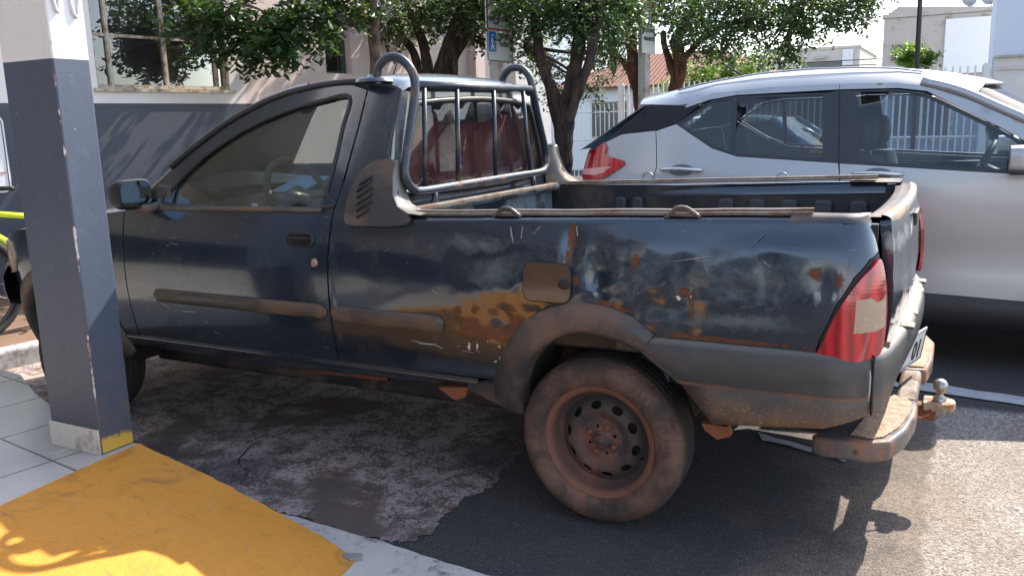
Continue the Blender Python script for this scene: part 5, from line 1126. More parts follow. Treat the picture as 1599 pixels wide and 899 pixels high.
# ------------------------------------------------------------------ pale blue hatchback parked beyond it
def small_car(x0, y0, paint, label, name, rot=0., L=3.9, Wd=1.62, H=1.45):
    """body as sections along its length"""
    c = things(name, label, 'car', (x0, y0, 0))
    q_ = L/3.9; X_ = lambda s_: x0+L/2-s_*q_          # nose towards +x
    side = [(0, .35, .80, .0), (.12, .28, .92, .0), (.9, .25, 1.0, .0), (1.25, .25, 1.02, 0), (3.3, .25, 1.02, 0), (3.75, .28, .98, 0), (3.9, .38, .90, 0)]
    rows = []
    for s_, zb, zt, _ in side:
        w = Wd/2*(.86 if s_ in (0, 3.9) else (.95 if s_ in (.12, 3.75) else 1)); h = zt-zb
        rows.append([(X_(s_), y0+a*w, zb+b*h) for a, b in ((-.90, 0), (-1, .15), (-1.0, .6), (-.96, .92), (-.86, 1.0), (0, 1.03), (.86, 1.0), (.96, .92), (1.0, .6), (1, .15), (.90, 0))])
    m = MB().grid(rows); m.add(rows[0], [tuple(range(11))]); m.add(rows[-1], [tuple(range(11))]); m.build('body', paint, c, bevel=.03, bseg=2)
    G_ = [(.95, 1.02, .80), (1.55, H-.03, .62), (1.8, H, .62), (2.9, H, .62), (3.25, H-.05, .62), (3.72, 1.02, .78)]
    rows = [[(X_(s_), y0-w, z) for s_, z, w in G_], [(X_(s_), y0-w*.7, z+.02) for s_, z, w in G_], [(X_(s_), y0+w*.7, z+.02) for s_, z, w in G_], [(X_(s_), y0+w, z) for s_, z, w in G_]]
    m = MB(); r2 = [[q[k] for q in rows] for k in (1, 2, 3, 4)]; m.grid(r2); m.build('roof', paint, c)
    for k0, k1, nm in ((0, 1, 'windscreen'), (4, 5, 'rear_screen')): m = MB(); m.grid([[q[k0] for q in rows], [q[k1] for q in rows]]); m.build(nm, M_priv, c)
    for sg_ in (-1, 1):
        P = [(.98, 1.01), (1.55, H-.04), (3.2, H-.06), (3.68, 1.01)]; m = MB(); m.add([(X_(a), y0+sg_*(.79-.17*(b-1.02)/.43), b) for a, b in P], [(0, 1, 2, 3)]); m.build('side_window', M_priv, c, smooth=False)
        for a, b in (((.95, 1.02), (1.55, H-.02)), ((2.35, 1.02), (2.35, H)), ((3.25, H-.03), (3.72, 1.02))): m = MB(); m.tube([(X_(a[0]), y0+sg_*.795, a[1]), (X_(b[0]), y0+sg_*.63, b[1])], .03, 6); m.build('pillar', paint, c)
        for wx in (.72, 3.18):
            m = MB(); m.lathe([(.0, .0), (.17, -.01), (.19, .0), (.24, -.02), (.29, .0), (.30, .05), (.30, .18)], 32, (X_(wx), y0-Wd/2-.005 if sg_ < 0 else y0+Wd/2-.17, .30)); m.build('wheel', M_ktyre, c)
        m = MB(); m.box((X_(1.15), y0+sg_*.88, 1.05), (.10, .17, .12)); m.build('wing_mirror', paint, c, bevel=.02)
    return c
s = NT('light_blue_car_paint'); M_lblue = s.set(Base_Color=(.16, .42, .60), Roughness=.25, Coat_Weight=1., Coat_Roughness=.04)
small_car(-.80, 6.0, M_lblue, 'light blue hatchback glimpsed through the rear glass of the silver car', 'hatchback_car', L=2.9, H=1.36)
s = NT('red_car_paint'); M_rcar = s.set(Base_Color=(.45, .02, .03), Roughness=.25, Coat_Weight=1.)


# ------------------------------------------------------------------ motorcycle with a helmet on its mirror, seen through the front window
mc = things('motorcycle', 'dark motorcycle with round mirrors parked beyond the silver car', 'motorcycle', (1.3, 5.6, 0))
M_moto = simple('moto_black', (.02, .02, .022), .3, coat=.5); mx, my = 1.30, 5.6
for x in (mx-.62, mx+.62):
    m = MB(); m.lathe([(.24, -.03), (.28, -.045), (.31, -.02), (.31, .02), (.28, .045), (.24, .03)], 32, (x, my, .31), closed=True); w_ = m.build('wheel', M_ktyre, mc)
    m = MB()
    for i in range(6): a = math.radians(60*i); m.tube([(x, my, .31), (x+.25*math.cos(a), my, .31+.25*math.sin(a))], .01, 5)
    m.lathe([(0, -.04), (.04, -.04), (.04, .04), (0, .04)], 12, (x, my, .31)); m.build('spokes', M_chrome, w_)
m = MB(); m.tube([(mx+.62, my-.07, .31), (mx+.40, my-.07, .92)], .022, 8); m.build('fork', M_chrome, mc); m = MB(); m.tube([(mx+.62, my+.07, .31), (mx+.40, my+.07, .92)], .022, 8); m.build('fork', M_chrome, mc)
m = MB(); rows = [[(mx+x, my+w*math.cos(a), z+h*math.sin(a)) for a in np.linspace(0, 2*math.pi, 15)] for x, w, z, h in ((-.18, .04, .80, .04), (-.05, .13, .80, .09), (.15, .15, .84, .12), (.30, .10, .86, .09), (.36, .03, .86, .04))]; m.grid(rows); m.build('fuel_tank', simple('moto_red', (.25, .01, .02), .25, coat=.8), mc)
m = MB(); m.box((mx-.42, my, .78), (.60, .24, .09)); m.build('seat', M_moto, mc, bevel=.035, bseg=3); m = MB(); m.box((mx, my, .45), (.42, .28, .36)); m.build('engine', M_chrome, mc, bevel=.04)
m = MB(); m.tube([(mx+.28, my-.36, 1.02), (mx+.36, my-.22, 1.05), (mx+.40, my, .98), (mx+.36, my+.22, 1.05), (mx+.28, my+.36, 1.02)], .013, 8); m.build('handlebar', M_moto, mc)
m = MB(); m.tube([(mx-.62, my, .31), (mx, my, .42), (mx+.4, my, .85)], .03, 8); m.tube([(mx-.62, my, .31), (mx-.3, my, .75)], .02, 8); m.build('frame', M_moto, mc)
for sy in (-1, 1):
    m = MB(); m.tube([(mx+.32, my+sy*.26, 1.04), (mx+.30, my+sy*.30, 1.20)], .005, 6); st_ = m.build('mirror_stem', M_moto, mc)
    m = MB(); m.lathe([(0, 0), (.055, .002), (.06, .012), (.03, .03), (0, .032)], 20, (mx+.30, my+sy*.30, 1.23), 'X'); m.build('mirror_glass', simple('blue_mirror_glass', (.30, .60, .85), .1, metal=.8) if 'blue_mirror_glass' not in bpy.data.materials else bpy.data.materials['blue_mirror_glass'], st_)
he = MB(); rows = []
for t in np.linspace(-.72, 1, 12): r_ = math.sqrt(max(0, 1-t*t)); rows.append([(1.32+.165*r_*math.cos(a), 5.27+.13*r_*math.sin(a), 1.21+.14*t+.01) for a in np.linspace(0, 2*math.pi, 25)])
he.grid(rows); ho = he.build('helmet', M_kblack, None, origin=(1.32, 5.27, 1.12)); tag(ho, 'glossy black helmet hung on the motorcycle beyond the silver car', 'helmet')
m = MB(); m.grid([[(1.32+.169*math.cos(a)*k, 5.27+.134*math.sin(a)*k, 1.21+dz) for a in np.linspace(-1.2, 1.2, 12)] for dz, k in ((-.05, .95), (0, 1.0), (.05, .95))]); m.build('visor', M_chrome, ho)

# ------------------------------------------------------------------ bicycle on the pavement left of the column
bk = things('bicycle', 'neon yellow mountain bicycle leaning near the slate wall left of the column', 'bicycle', (-4.28, 1.35, .108))
M_neon = simple('neon_yellow_frame', (.62, .72, .01), .3, var=.1, coat=.6); bx = -4.28
def bp(t, z): return (bx-.10*(z-.4)+t*.10-.1, .50+t*.99, .108+z)
for t in (0, 1.06):
    c_ = bp(t, .34); m = MB(); ring = [Vector((c_[0]+.10*math.cos(a)*.33, c_[1]+.33*math.cos(a), c_[2]+.33*math.sin(a))) for a in np.linspace(0, 2*math.pi, 49)]; m.tube(ring, .024, 8, caps=False); w_ = m.build('tyre', M_ktyre, bk)
    m = MB(); m.tube([Vector(c_)+(q-Vector(c_))*.90 for q in ring], .012, 6, caps=False); m.build('rim', simple('bike_rim', (.03, .03, .03), .4), w_, smooth=True)
    m = MB()
    for i in range(0, 48, 3): m.tube([c_, Vector(c_)+(ring[i]-Vector(c_))*.90], .0012, 4, caps=False)
    m.tube([(c_[0]-.03, c_[1], c_[2]), (c_[0]+.03, c_[1], c_[2])], .02, 8); m.build('spokes', M_chrome, w_)
for nm, pts, r_ in (('top_tube', [(.16, .80), (.72, .70)], .019), ('down_tube', [(.14, .72), (.48, .44), (.62, .30)], .027), ('seat_tube', [(.62, .30), (.74, .78)], .018), ('chain_stay', [(.62, .30), (1.06, .34)], .012), ('seat_stay', [(.73, .70), (1.06, .34)], .011)):
    m = MB(); m.tube([bp(*q) for q in pts], r_, 10); m.build(nm, M_neon, bk)
m = MB(); m.tube([bp(.30, .594), bp(.40, .515)], .0285, 10); m.build('down_tube_decal', M_black, bk)
m = MB(); m.tube([bp(.17, .86), bp(.13, .68), bp(0, .34)], .018, 8); m.build('fork', M_black, bk)
m = MB(); c_ = bp(.18, .95); m.tube([(c_[0]-.34, c_[1]+.02, c_[2]), (c_[0], c_[1], c_[2]), (c_[0]+.34, c_[1]+.02, c_[2])], .014, 8); m.build('handlebar', M_black, bk)
m = MB(); c_ = bp(.77, .90); m.box(c_, (.13, .26, .05)); m.tube([bp(.74, .76), bp(.765, .90)], .013, 8); m.build('saddle', M_black, bk, bevel=.02, bseg=3)
m = MB(); c_ = bp(.62, .30); m.tube([(c_[0]+.06, c_[1]-.14, c_[2]-.08), (c_[0]+.05, c_[1], c_[2]), (c_[0]-.05, c_[1], c_[2]), (c_[0]-.06, c_[1]+.14, c_[2]+.08)], .011, 6); m.build('crank', M_black, bk)

# ------------------------------------------------------------------ trees on the verge
def leaf_mat(name, a, b, tr=.35):
    s = NT(name); t = s.t; t.nodes.remove(s.p); g = s.n('ShaderNodeNewGeometry', 'Random Per Island')
    c = s.mix(g, a, b); c = s.mix(s.ramp(s.noise(1.6, 3, .6), .45, .62, 0, .55), c, tuple(min(1, q*1.9) for q in b))
    p = t.nodes.new('ShaderNodeBsdfPrincipled'); s.put(p.inputs['Base Color'], c); p.inputs['Roughness'].default_value = .42; p.inputs['Specular IOR Level'].default_value = .5
    tl = t.nodes.new('ShaderNodeBsdfTranslucent'); s.put(tl.inputs[0], s.mix(.5, c, (.22, .34, .03)))
    mx = t.nodes.new('ShaderNodeMixShader'); mx.inputs[0].default_value = tr; t.links.new(p.outputs[0], mx.inputs[1]); t.links.new(tl.outputs[0], mx.inputs[2]); t.links.new(mx.outputs[0], s.out.inputs[0]); return s.m
M_leaf = leaf_mat('dark_green_leaves', (.016, .038, .015), (.038, .080, .026), .26); M_leaf2 = leaf_mat('yellow_green_leaves', (.06, .12, .015), (.14, .22, .03), .45)
def bark_mat(name, a, b):
    s = NT(name); f = s.noise(16, 8, .75, vec=s.scaled(1, 1, .22), dist=.5); n = s.noise(4, 5); c = s.mix(s.ramp(f, .35, .68), a, b); c = s.mix(s.ramp(n, .55, .75, 0, .5), c, tuple(q*1.7 for q in b))
    return s.set(Base_Color=c, Roughness=.9, Specular_IOR_Level=.2, Normal=s.bump(f, 1., .035))
M_bark = bark_mat('dark_rough_bark', (.018, .013, .011), (.10, .068, .052)); M_bark2 = bark_mat('reddish_rough_bark', (.05, .022, .014), (.20, .095, .06)); M_bark3 = bark_mat('grey_brown_bark', (.06, .045, .035), (.24, .18, .14))
def leaves_mesh(clusters, size, seed, per=11):
    g = np.random.default_rng(seed); V = []; 
    for cx, cy, cz, rx, ry, rz_, n in clusters:
        n = int(n*1.5); d = g.normal(size=(n, 3)); d /= np.linalg.norm(d, axis=1)[:, None]; r = g.uniform(.15, 1.12, n)**.55
        wob = 1+.28*np.sin(d[:, 0]*5+cx*9)*np.cos(d[:, 2]*6+cz*7)
        P = np.array((cx, cy, cz))+d*np.array((rx, ry, rz_))*(r*wob)[:, None]
        T = d*.5+g.normal(size=(n, 3))*.6+np.array((0, 0, -.35)); T /= np.linalg.norm(T, axis=1)[:, None]
        for k in range(per):
            t = (k/per-.3)*.24; side = 1 if k % 2 else -1
            base = P+T*t+g.normal(size=(n, 3))*.008
            up = np.tile((0., 0., 1.), (n, 1))+g.normal(size=(n, 3))*.35; S_ = np.cross(T, up); S_ /= np.linalg.norm(S_, axis=1)[:, None]+1e-6
            L = T*.45+S_*side*.8+g.normal(size=(n, 3))*.28; L /= np.linalg.norm(L, axis=1)[:, None]
            Wd = np.cross(L, up); Wd /= np.linalg.norm(Wd, axis=1)[:, None]+1e-6; N_ = np.cross(L, Wd)
            s_ = size*g.uniform(.6, 1.25, n)[:, None]
            q = [base, base+(L*.40+Wd*.25+N_*.06)*s_, base+(L*.80+Wd*.20+N_*.02)*s_, base+(L*1.05-N_*.06)*s_, base+(L*.80-Wd*.20+N_*.02)*s_, base+(L*.40-Wd*.25+N_*.06)*s_]
            V.append(np.stack(q, 1))
    V = np.concatenate(V); m_ = len(V); v = V.reshape(-1, 3)
    idx = (np.arange(m_)*6)[:, None, None]+np.array([[0, 1, 2, 3], [0, 3, 4, 5]])[None]; idx = idx.reshape(-1)
    me = bpy.data.meshes.new('leaves'); me.vertices.add(len(v)); me.vertices.foreach_set('co', v.ravel()); nl = len(idx); me.loops.add(nl); me.loops.foreach_set('vertex_index', idx)
    me.polygons.add(nl//4); me.polygons.foreach_set('loop_start', np.arange(0, nl, 4)); me.update(calc_edges=True); return me
def tree(label, root, stems, clusters, mat, leaf, size, seed, twigs=True):
    t = things('street_tree', label, 'tree', root, 'trees along the verge beyond the parked cars')
    g = random.Random(seed); m = MB()
    for pts, r0, r1 in stems:
        P = crom(pts, 7); n = len(P); P = [(x+.02*noise.noise((x*6, z*4, 1)), y+.02*noise.noise((y*6, z*4, 7)), z) for x, y, z in P]; rr = [(r0+(r1-r0)*i/(n-1))*(1+.22*noise.noise((P[i][0]*9, P[i][1]*5, P[i][2]*7))) for i in range(n)]; m.tube(P, rr, 12)
    tr = m.build('trunk', mat, t)
    if twigs:
        tops = [s_[0][-1] for s_ in stems]
        for c in clusters:
            a = min(tops, key=lambda q: (q[0]-c[0])**2+(q[1]-c[1])**2+(q[2]-c[2])**2)
            for _ in range(2):
                e = (c[0]+g.uniform(-.6, .6)*c[3], c[1]+g.uniform(-.5, .5)*c[4], c[2]+g.uniform(-.5, .5)*c[5]); mid = ((a[0]+e[0])/2+g.uniform(-.1, .1), (a[1]+e[1])/2, (a[2]+e[2])/2+g.uniform(-.05, .15)); m = MB(); m.tube(crom([a, mid, e], 5), [.026-.002*i for i in range(11)], 6); m.build('limb', mat, t)
    link('crown', leaves_mesh(clusters, size, seed), leaf, t, smooth=False)
    return t
CL = {'A': [(-5.37, 3.2, 2.28, 0.19, 0.25, 0.10, 9), (-5.1, 3.3, 2.42, 0.3, 0.3, 0.18, 24), (-5.06, 3.3, 2.08, 0.16, 0.25, 0.1, 12), (-4.89, 3.5, 2.26, 0.32, 0.35, 0.22, 42), (-4.7, 3.7, 2.11, 0.3, 0.3, 0.19, 46), (-4.52, 3.9, 2.28, 0.33, 0.4, 0.27, 70), (-4.47, 4.3, 2.45, 0.28, 0.4, 0.16, 26), (-4.41, 4.6, 2.60, 0.26, 0.4, 0.18, 26), (-4.6, 3.9, 2.80, 0.8, 0.5, 0.2, 70), (-4.54, 5, 2.95, 0.6, 0.6, 0.25, 54)] ,
'B': [(-4.92, 6.3, 2.69, 0.53, 0.7, 0.3, 120), (-4.38, 6.3, 2.68, 0.45, 0.6, 0.3, 110), (-3.97, 6.4, 2.59, 0.48, 0.7, 0.28, 130), (-5.12, 6.3, 2.41, 0.23, 0.3, 0.15, 16), (-4.59, 6.4, 3.25, 1.2, 1.2, 0.52, 260), (-4.01, 6.6, 2.24, 0.17, 0.3, 0.17, 16), (-3.7, 6.3, 2.73, 0.43, 0.6, 0.25, 90)] ,
'C': [(-3.16, 6, 2.52, 0.38, 0.6, 0.29, 120), (-2.75, 6, 2.55, 0.4, 0.7, 0.27, 110), (-2.47, 6.2, 2.38, 0.4, 0.6, 0.3, 120), (-3.45, 6.4, 2.2, 0.18, 0.4, 0.25, 26), (-2.36, 6.6, 2.58, 0.3, 0.6, 0.22, 80), (-2.79, 6.2, 3.02, 1.15, 1.3, 0.44, 260), (-2.8, 7.2, 2.09, 0.21, 0.4, 0.17, 18), (-3.61, 7.5, 1.92, 0.28, 0.4, 0.36, 30), (-3.26, 7.8, 1.76, 0.21, 0.4, 0.18, 16), (-3.65, 7.5, 2.16, 0.32, 0.4, 0.2, 26)] ,
'D': [(-2.63, 8.2, 2.76, 0.44, 0.7, 0.18, 80), (-3.14, 8.4, 2.42, 0.38, 0.5, 0.25, 60), (-2.05, 8.2, 2.55, 0.34, 0.7, 0.25, 80), (-2.72, 8.2, 3.08, 0.88, 1.3, 0.36, 160), (-3.36, 8.6, 2.03, 0.3, 0.4, 0.26, 26), (-2.9, 8.6, 2.3, 0.18, 0.3, 0.12, 8)] ,
'E': [(-2.03, 9, 2.63, 0.59, 0.9, 0.38, 170), (-1.54, 9, 2.67, 0.49, 0.8, 0.33, 150), (-1.14, 9, 2.6, 0.48, 0.8, 0.36, 140), (-0.93, 9, 2.27, 0.24, 0.4, 0.23, 36), (-0.68, 9, 2.56, 0.44, 0.7, 0.25, 110), (-0.31, 9, 2.63, 0.35, 0.6, 0.19, 75), (-0.13, 9, 2.74, 0.23, 0.5, 0.15, 36), (-1.96, 9.4, 2.24, 0.39, 0.5, 0.19, 40), (-1.49, 9.6, 2.19, 0.39, 0.5, 0.16, 36), (-1.04, 9, 2.05, 0.15, 0.3, 0.13, 10), (-1.31, 9, 3.12, 1.37, 1.3, 0.36, 260), (-2.3, 9.2, 2.34, 0.35, 0.5, 0.22, 50)] ,
}
tree('leafy tree with a single pale trunk, its low branch hanging before the grey window', (-4.5, 5, 0), [([(-4.55, 5, 0), (-4.52, 5, 1.0), (-4.5, 5, 1.82), (-4.5, 5, 2.08), (-4.43, 4.9, 2.33), (-4.37, 4.8, 2.6), (-4.5, 4.6, 2.9)], .085, .05), ([(-4.45, 4.9, 2.35), (-4.6, 4.3, 2.42), (-4.85, 3.7, 2.35), (-5.1, 3.35, 2.3)], .03, .012)], CL['A'], M_bark3, M_leaf, .082, 11)
tree('dark tree with a thick forked trunk rising behind the cab roof', (-4.6, 6.3, 0), [([(-4.6, 6.3, 0), (-4.55, 6.3, 1.0), (-4.52, 6.3, 1.8), (-4.45, 6.3, 2.05), (-4.33, 6.3, 2.3), (-4.17, 6.3, 2.63), (-4.07, 6.3, 2.9)], .17, .09), ([(-4.6, 6.3, 1.5), (-4.68, 6.3, 1.9), (-4.72, 6.3, 2.2), (-4.8, 6.3, 2.46), (-4.92, 6.3, 2.69)], .07, .05), ([(-4.6, 6.3, 1.3), (-4.80, 6.35, 1.85), (-4.95, 6.4, 2.21), (-5.1, 6.4, 2.41), (-5.2, 6.4, 2.64)], .065, .04), ([(-4.5, 6.3, 1.5), (-4.31, 6.25, 1.92), (-4.26, 6.25, 2.15), (-4.05, 6.2, 2.34)], .05, .03)], CL['B'], M_bark, M_leaf, .06, 12)
tree('dark tree whose bare twisted stems fan out right behind the truck bed', (-2.85, 6, 0), [([(-2.86, 6, 0), (-2.83, 6, .75), (-2.80, 6, 1.03), (-2.77, 6, 1.3), (-2.74, 6, 1.63), (-2.65, 6, 1.96), (-2.61, 6, 2.21), (-2.55, 6, 2.6)], .105, .06), ([(-2.80, 6, 1.1), (-2.82, 6, 1.35), (-2.91, 6, 1.64), (-3.02, 6, 1.91), (-3.10, 6, 2.25), (-3.14, 6, 2.64)], .075, .05), ([(-2.80, 5.98, 1.1), (-2.73, 5.95, 1.35), (-2.60, 5.9, 1.63), (-2.47, 5.9, 1.95), (-2.39, 5.9, 2.26), (-2.35, 5.9, 2.58)], .065, .045), ([(-2.85, 6.05, 1.0), (-2.96, 6.1, 1.4), (-3.05, 6.15, 1.71), (-3.15, 6.2, 2.0), (-3.4, 6.3, 2.2)], .045, .025)], CL['C'], M_bark, M_leaf, .06, 13)
tree('reddish trunked tree left of the white sign post', (-2.62, 8, 0), [([(-2.6, 8, 0), (-2.6, 8, 1.0), (-2.64, 8, 1.5), (-2.68, 8, 1.82), (-2.75, 8, 2.13), (-2.77, 8, 2.45), (-2.9, 8, 2.69)], .10, .06), ([(-2.66, 8, 1.6), (-2.76, 8, 1.92), (-2.88, 8, 2.08), (-3.05, 8, 2.27)], .05, .035)], CL['D'], M_bark2, M_leaf, .06, 14)
tree('broad crowned tree right of the white sign post, foliage reaching over the silver car', (-2.5, 9, 0), [([(-2.52, 9, 0), (-2.5, 9, 1.2), (-2.5, 9, 1.74), (-2.47, 9, 1.92), (-2.44, 9, 2.13), (-2.48, 9, 2.42), (-2.3, 9, 2.74)], .12, .08), ([(-2.5, 9, 1.9), (-2.62, 9, 2.22), (-2.68, 9, 2.52)], .06, .04), ([(-2.44, 9, 2.1), (-2.1, 9, 2.4), (-1.6, 9, 2.6), (-1.0, 9, 2.65)], .05, .02)], CL['E'], M_bark2, M_leaf, .06, 15)
t = things('small_tree', 'small bright green young tree in front of the big grey building, beside the dark pole', 'tree', (-.2, 20, 0)); m = MB(); m.tube([(-.2, 20, 0), (-.2, 20, 1.5), (-.18, 20, 2.5)], [.06, .05, .03], 8); m.build('trunk', M_bark3, t); link('crown', leaves_mesh([(-.3, 20, 2.66, .32, .4, .14, 40), (.0, 20, 2.62, .3, .4, .14, 40), (-.15, 20, 2.5, .3, .4, .14, 24), (-.2, 20, 2.76, .2, .3, .08, 14)], .11, 31), M_leaf2, t, smooth=False)
t = things('garden_bush', 'sunlit yellow green shrub in front of the red tiled roof', 'shrub', (-3.6, 15, 0)); link('foliage', leaves_mesh([(-4.2, 15, 1.9, .5, .5, .5, 60), (-3.5, 15, 2.2, .6, .5, .3, 90), (-2.9, 15, 2.2, .5, .5, .28, 60), (-3.4, 15, 1.2, .9, .6, .8, 110)], .09, 32), M_leaf2, t, smooth=False); m = MB(); m.tube([(-3.5, 15, 0), (-3.4, 15, 1.5)], .05, 8); m.build('trunk', M_bark3, t)
t = things('palm_tree', 'pale feathery palm behind the foliage at the right of the trees', 'palm tree', (-3.25, 18, 0)); m = MB(); m.tube([(-3.25, 18, 0), (-3.2, 18, 2.7)], .13, 10); m.build('trunk', M_bark3, t)
for k in range(13):
    a = 2*math.pi*k/13+.2; m = MB(); L_ = 1.05; P = [Vector((-3.2+math.cos(a)*L_*u, 18+math.sin(a)*L_*u, 2.75+.75*u-1.15*u*u+.15*math.sin(k))) for u in np.linspace(0, 1, 14)]; m.tube(P, .012, 5)
    for i in range(1, 14):
        d = (P[i]-P[i-1]).normalized(); s_ = d.cross(Vector((0, 0, 1))).normalized()
        for sg_ in (-1, 1): e = P[i]+s_*sg_*.26*(1-.5*i/14)+d*.12-Vector((0, 0, .08)); m.add([P[i]-d*.012, P[i]+d*.018, e], [(0, 1, 2)])
    m.build('frond', leaf_mat('palm_leaf', (.14, .20, .10), (.20, .27, .13), .4) if 'palm_leaf' not in bpy.data.materials else bpy.data.materials['palm_leaf'], t, smooth=False)

# ------------------------------------------------------------------ signs on posts
M_post = simple('whitewashed_post', (.50, .46, .43), .7, var=.2, dirt=(.30, .22, .17), dirt_amt=.35, dscale=5); M_sign = simple('sign_white', (.66, .66, .64), .45, var=.1); M_sred = simple('sign_red', (.50, .03, .02), .45); M_sblue = simple('sign_blue', (.01, .17, .55), .45); M_back = simple('galvanised_back', (.30, .30, .30), .4, metal=.5)
def sign_plane(c, ux, w, h, nm, label, post_r, post_w):
    ux = Vector(ux).normalized(); uz = Vector((0, 0, 1)); un = ux.cross(uz); c = Vector(c)
    t = things(nm, label, 'sign', (c.x-un.x*.07, c.y-un.y*.07, 0))
    rot = Matrix(((ux.x, un.x, 0), (ux.y, un.y, 0), (0, 0, 1)))
    m = MB(); m.box((c.x-un.x*.065, c.y-un.y*.065, (c.z+h*.5)/2), (post_w, post_w*.8, c.z+h*.5), rot); m.build('post', M_post, t, smooth=False, bevel=.006)
    return t, c, ux, uz, un, rot
def board(t, c, ux, uz, un, w, h, r=.03, name='board', mat=None):
    P = rrect(0, 0, w, h, r); m = MB(); f = [c+ux*a+uz*b for a, b in P]; k = [q-un*.012 for q in f]; n = len(P); m.add(f+k, [tuple(range(n)), tuple(range(n, 2*n))]+[(i, (i+1) % n, (i+1) % n+n, i+n) for i in range(n)]); return m.build(name, mat or M_sign, t, smooth=False)
def slab(t, c, ux, uz, un, a, b, w, h, mat, name, off=.003): 
    p = c+ux*a+uz*b+un*off; m = MB(); m.add([p-ux*w/2-uz*h/2, p+ux*w/2-uz*h/2, p+ux*w/2+uz*h/2, p-ux*w/2+uz*h/2], [(0, 1, 2, 3)]); return m.build(name, mat, t, smooth=False)
t, c, ux, uz, un, rot = sign_plane((-3.55, 6.0, 2.36), (.10, .995, 0), .5, .58, 'parking_sign', 'white parking sign with blue elderly person symbol, half hidden in leaves', .05, .12)
b_ = board(t, c, ux, uz, un, .50, .66, .04)
m = MB(); P = rrect(0, 0, .485, .645, .035); m.tube([c+ux*a+uz*q+un*.003 for a, q in P+[P[0]]], .004, 4, caps=False); m.build('sign_border', M_black, b_)
for a, q, w, h in ((-.02, .005, .42, .018), (.19, .16, .018, .32), (-.23, .16, .018, .32), (-.02, .31, .42, .018)): slab(b_, c, ux, uz, un, a, q, w, h, M_sred, 'red_rule', .004)
slab(b_, c, ux, uz, un, -.15, -.125, .14, .21, M_sblue, 'blue_panel', .004)
def fig(pts, w): 
    m = MB(); m.tube([c+ux*a+uz*q+un*.006 for a, q in pts], w, 5); return m.build('symbol', M_sign, b_)
fig([(-.155, -.055), (-.155, -.065)], .015); fig([(-.16, -.085), (-.17, -.12), (-.155, -.15), (-.14, -.185), (-.135, -.215)], .009); fig([(-.16, -.15), (-.175, -.185), (-.18, -.215)], .008); fig([(-.165, -.10), (-.135, -.125), (-.115, -.125)], .006); fig([(-.115, -.125), (-.110, -.215)], .003)
text_mesh('EXCLUSIVO', .062, M_ink, 'sign_text', b_, c+ux*.07-uz*.06+un*.004, ux, uz, .0008, .002, sx=.75); text_mesh('* IDOSO', .062, M_ink, 'sign_text', b_, c+ux*.07-uz*.15+un*.004, ux, uz, .0008, .002, sx=.85)
t, c, ux, uz, un, rot = sign_plane((-2.50, 7.9, 2.33), (.12, .99, 0), .3, .3, 'parking_sign', 'white sign reading PARA MOTOS on a square white post between the reddish trunks', .05, .13)
b_ = board(t, c, ux, uz, un, .36, .34, .01); text_mesh('EXCLUSIVO', .062, M_ink, 'sign_text', b_, c+uz*.10+un*.002, ux, uz, .0008, .002, sx=.85); text_mesh('PARA MOTOS', .062, M_ink, 'sign_text', b_, c+uz*.0+un*.002, ux, uz, .0008, .003, sx=.75)
c2 = c+uz*.48; b2 = board(t, c2, ux, uz, un, .40, .50, .02, 'upper_board'); m = MB(); m.tube([c2+ux*.15*math.cos(a)+uz*.15*math.sin(a)+uz*.04+un*.004 for a in np.linspace(0, 2*math.pi, 33)], .016, 6, caps=False); m.build('red_ring', M_sred, b2); text_mesh('E', .2, M_ink, 'sign_text', b2, c2+uz*.04+un*.003, ux, uz, .0008, .004)
# dark street pole
t = things('street_pole', 'thin dark metal pole standing in front of the big grey building', 'pole', (.45, 9, 0)); m = MB(); m.tube([(.46, 9, .11), (.44, 9, 3.0), (.42, 9, 6.0)], .028, 12); m.build('shaft', M_kframe, t); m = MB(); m.lathe([(.08, 0), (.08, .02), (.035, .03), (.03, .08)], 12, (.46, 9, .11), 'Z'); m.build('base_flange', M_kframe, t)

# ------------------------------------------------------------------ white railings
M_railing = simple('white_railing_paint', (.62, .62, .63), .5, var=.15)
def railing(x0, y0, x1, y1, z0, z1, sp, label, hook=False):
    d = Vector((x1-x0, y1-y0, 0)); L_ = d.length; d.normalize(); nrm = Vector((-d.y, d.x, 0))
    t = things('white_railing', label, 'fence', (x0, y0, 0), 'white railings beyond the cars'); n = int(L_/sp); first = None
    for zz in (z0+.18, z0+(z1-z0)*.52, z1-.16): m = MB(); m.tube([(x0, y0, zz), (x1, y1, zz)], .014, 6); m.build('rail', M_railing, t)
    for k in range(n+1):
        p = Vector((x0, y0, 0))+d*(k*sp)
        if first is None:
            m = MB()
            if hook: m.tube([p+Vector((0, 0, z0)), p+Vector((0, 0, z1-.05)), p+nrm*-.02+Vector((0, 0, z1)), p+nrm*-.06+Vector((0, 0, z1+.01))], .010, 6)
            else: m.box(p+Vector((0, 0, (z0+z1)/2)), (.022, .022, z1-z0))
            first = m.build('bar', M_railing, t, smooth=False); l0 = first.location.copy()
        else:
            c = first.copy(); COL.objects.link(c); c.parent = t; c.location = l0+d*(k*sp)
    for k in range(0, n+1, 20): p = Vector((x0, y0, 0))+d*(k*sp+sp/2); m = MB(); m.box(p+Vector((0, 0, z1/2)), (.08, .08, z1+.04)); m.build('post', M_railing, t, smooth=False)
    return t
railing(-3.9, 10.55, 1.25, 9.85, .1, 1.91, .085, 'white square bar railing seen above and through the windows of the silver car')
railing(-9.5, 16.0, -4.2, 16.0, .1, 1.72, .11, 'white railing with curled tips behind the tail lamp of the silver car', True)
railing(1.9, 9.75, 6.5, 9.1, .1, 1.91, .085, 'white square bar railing right of the pale gate beyond the silver car')
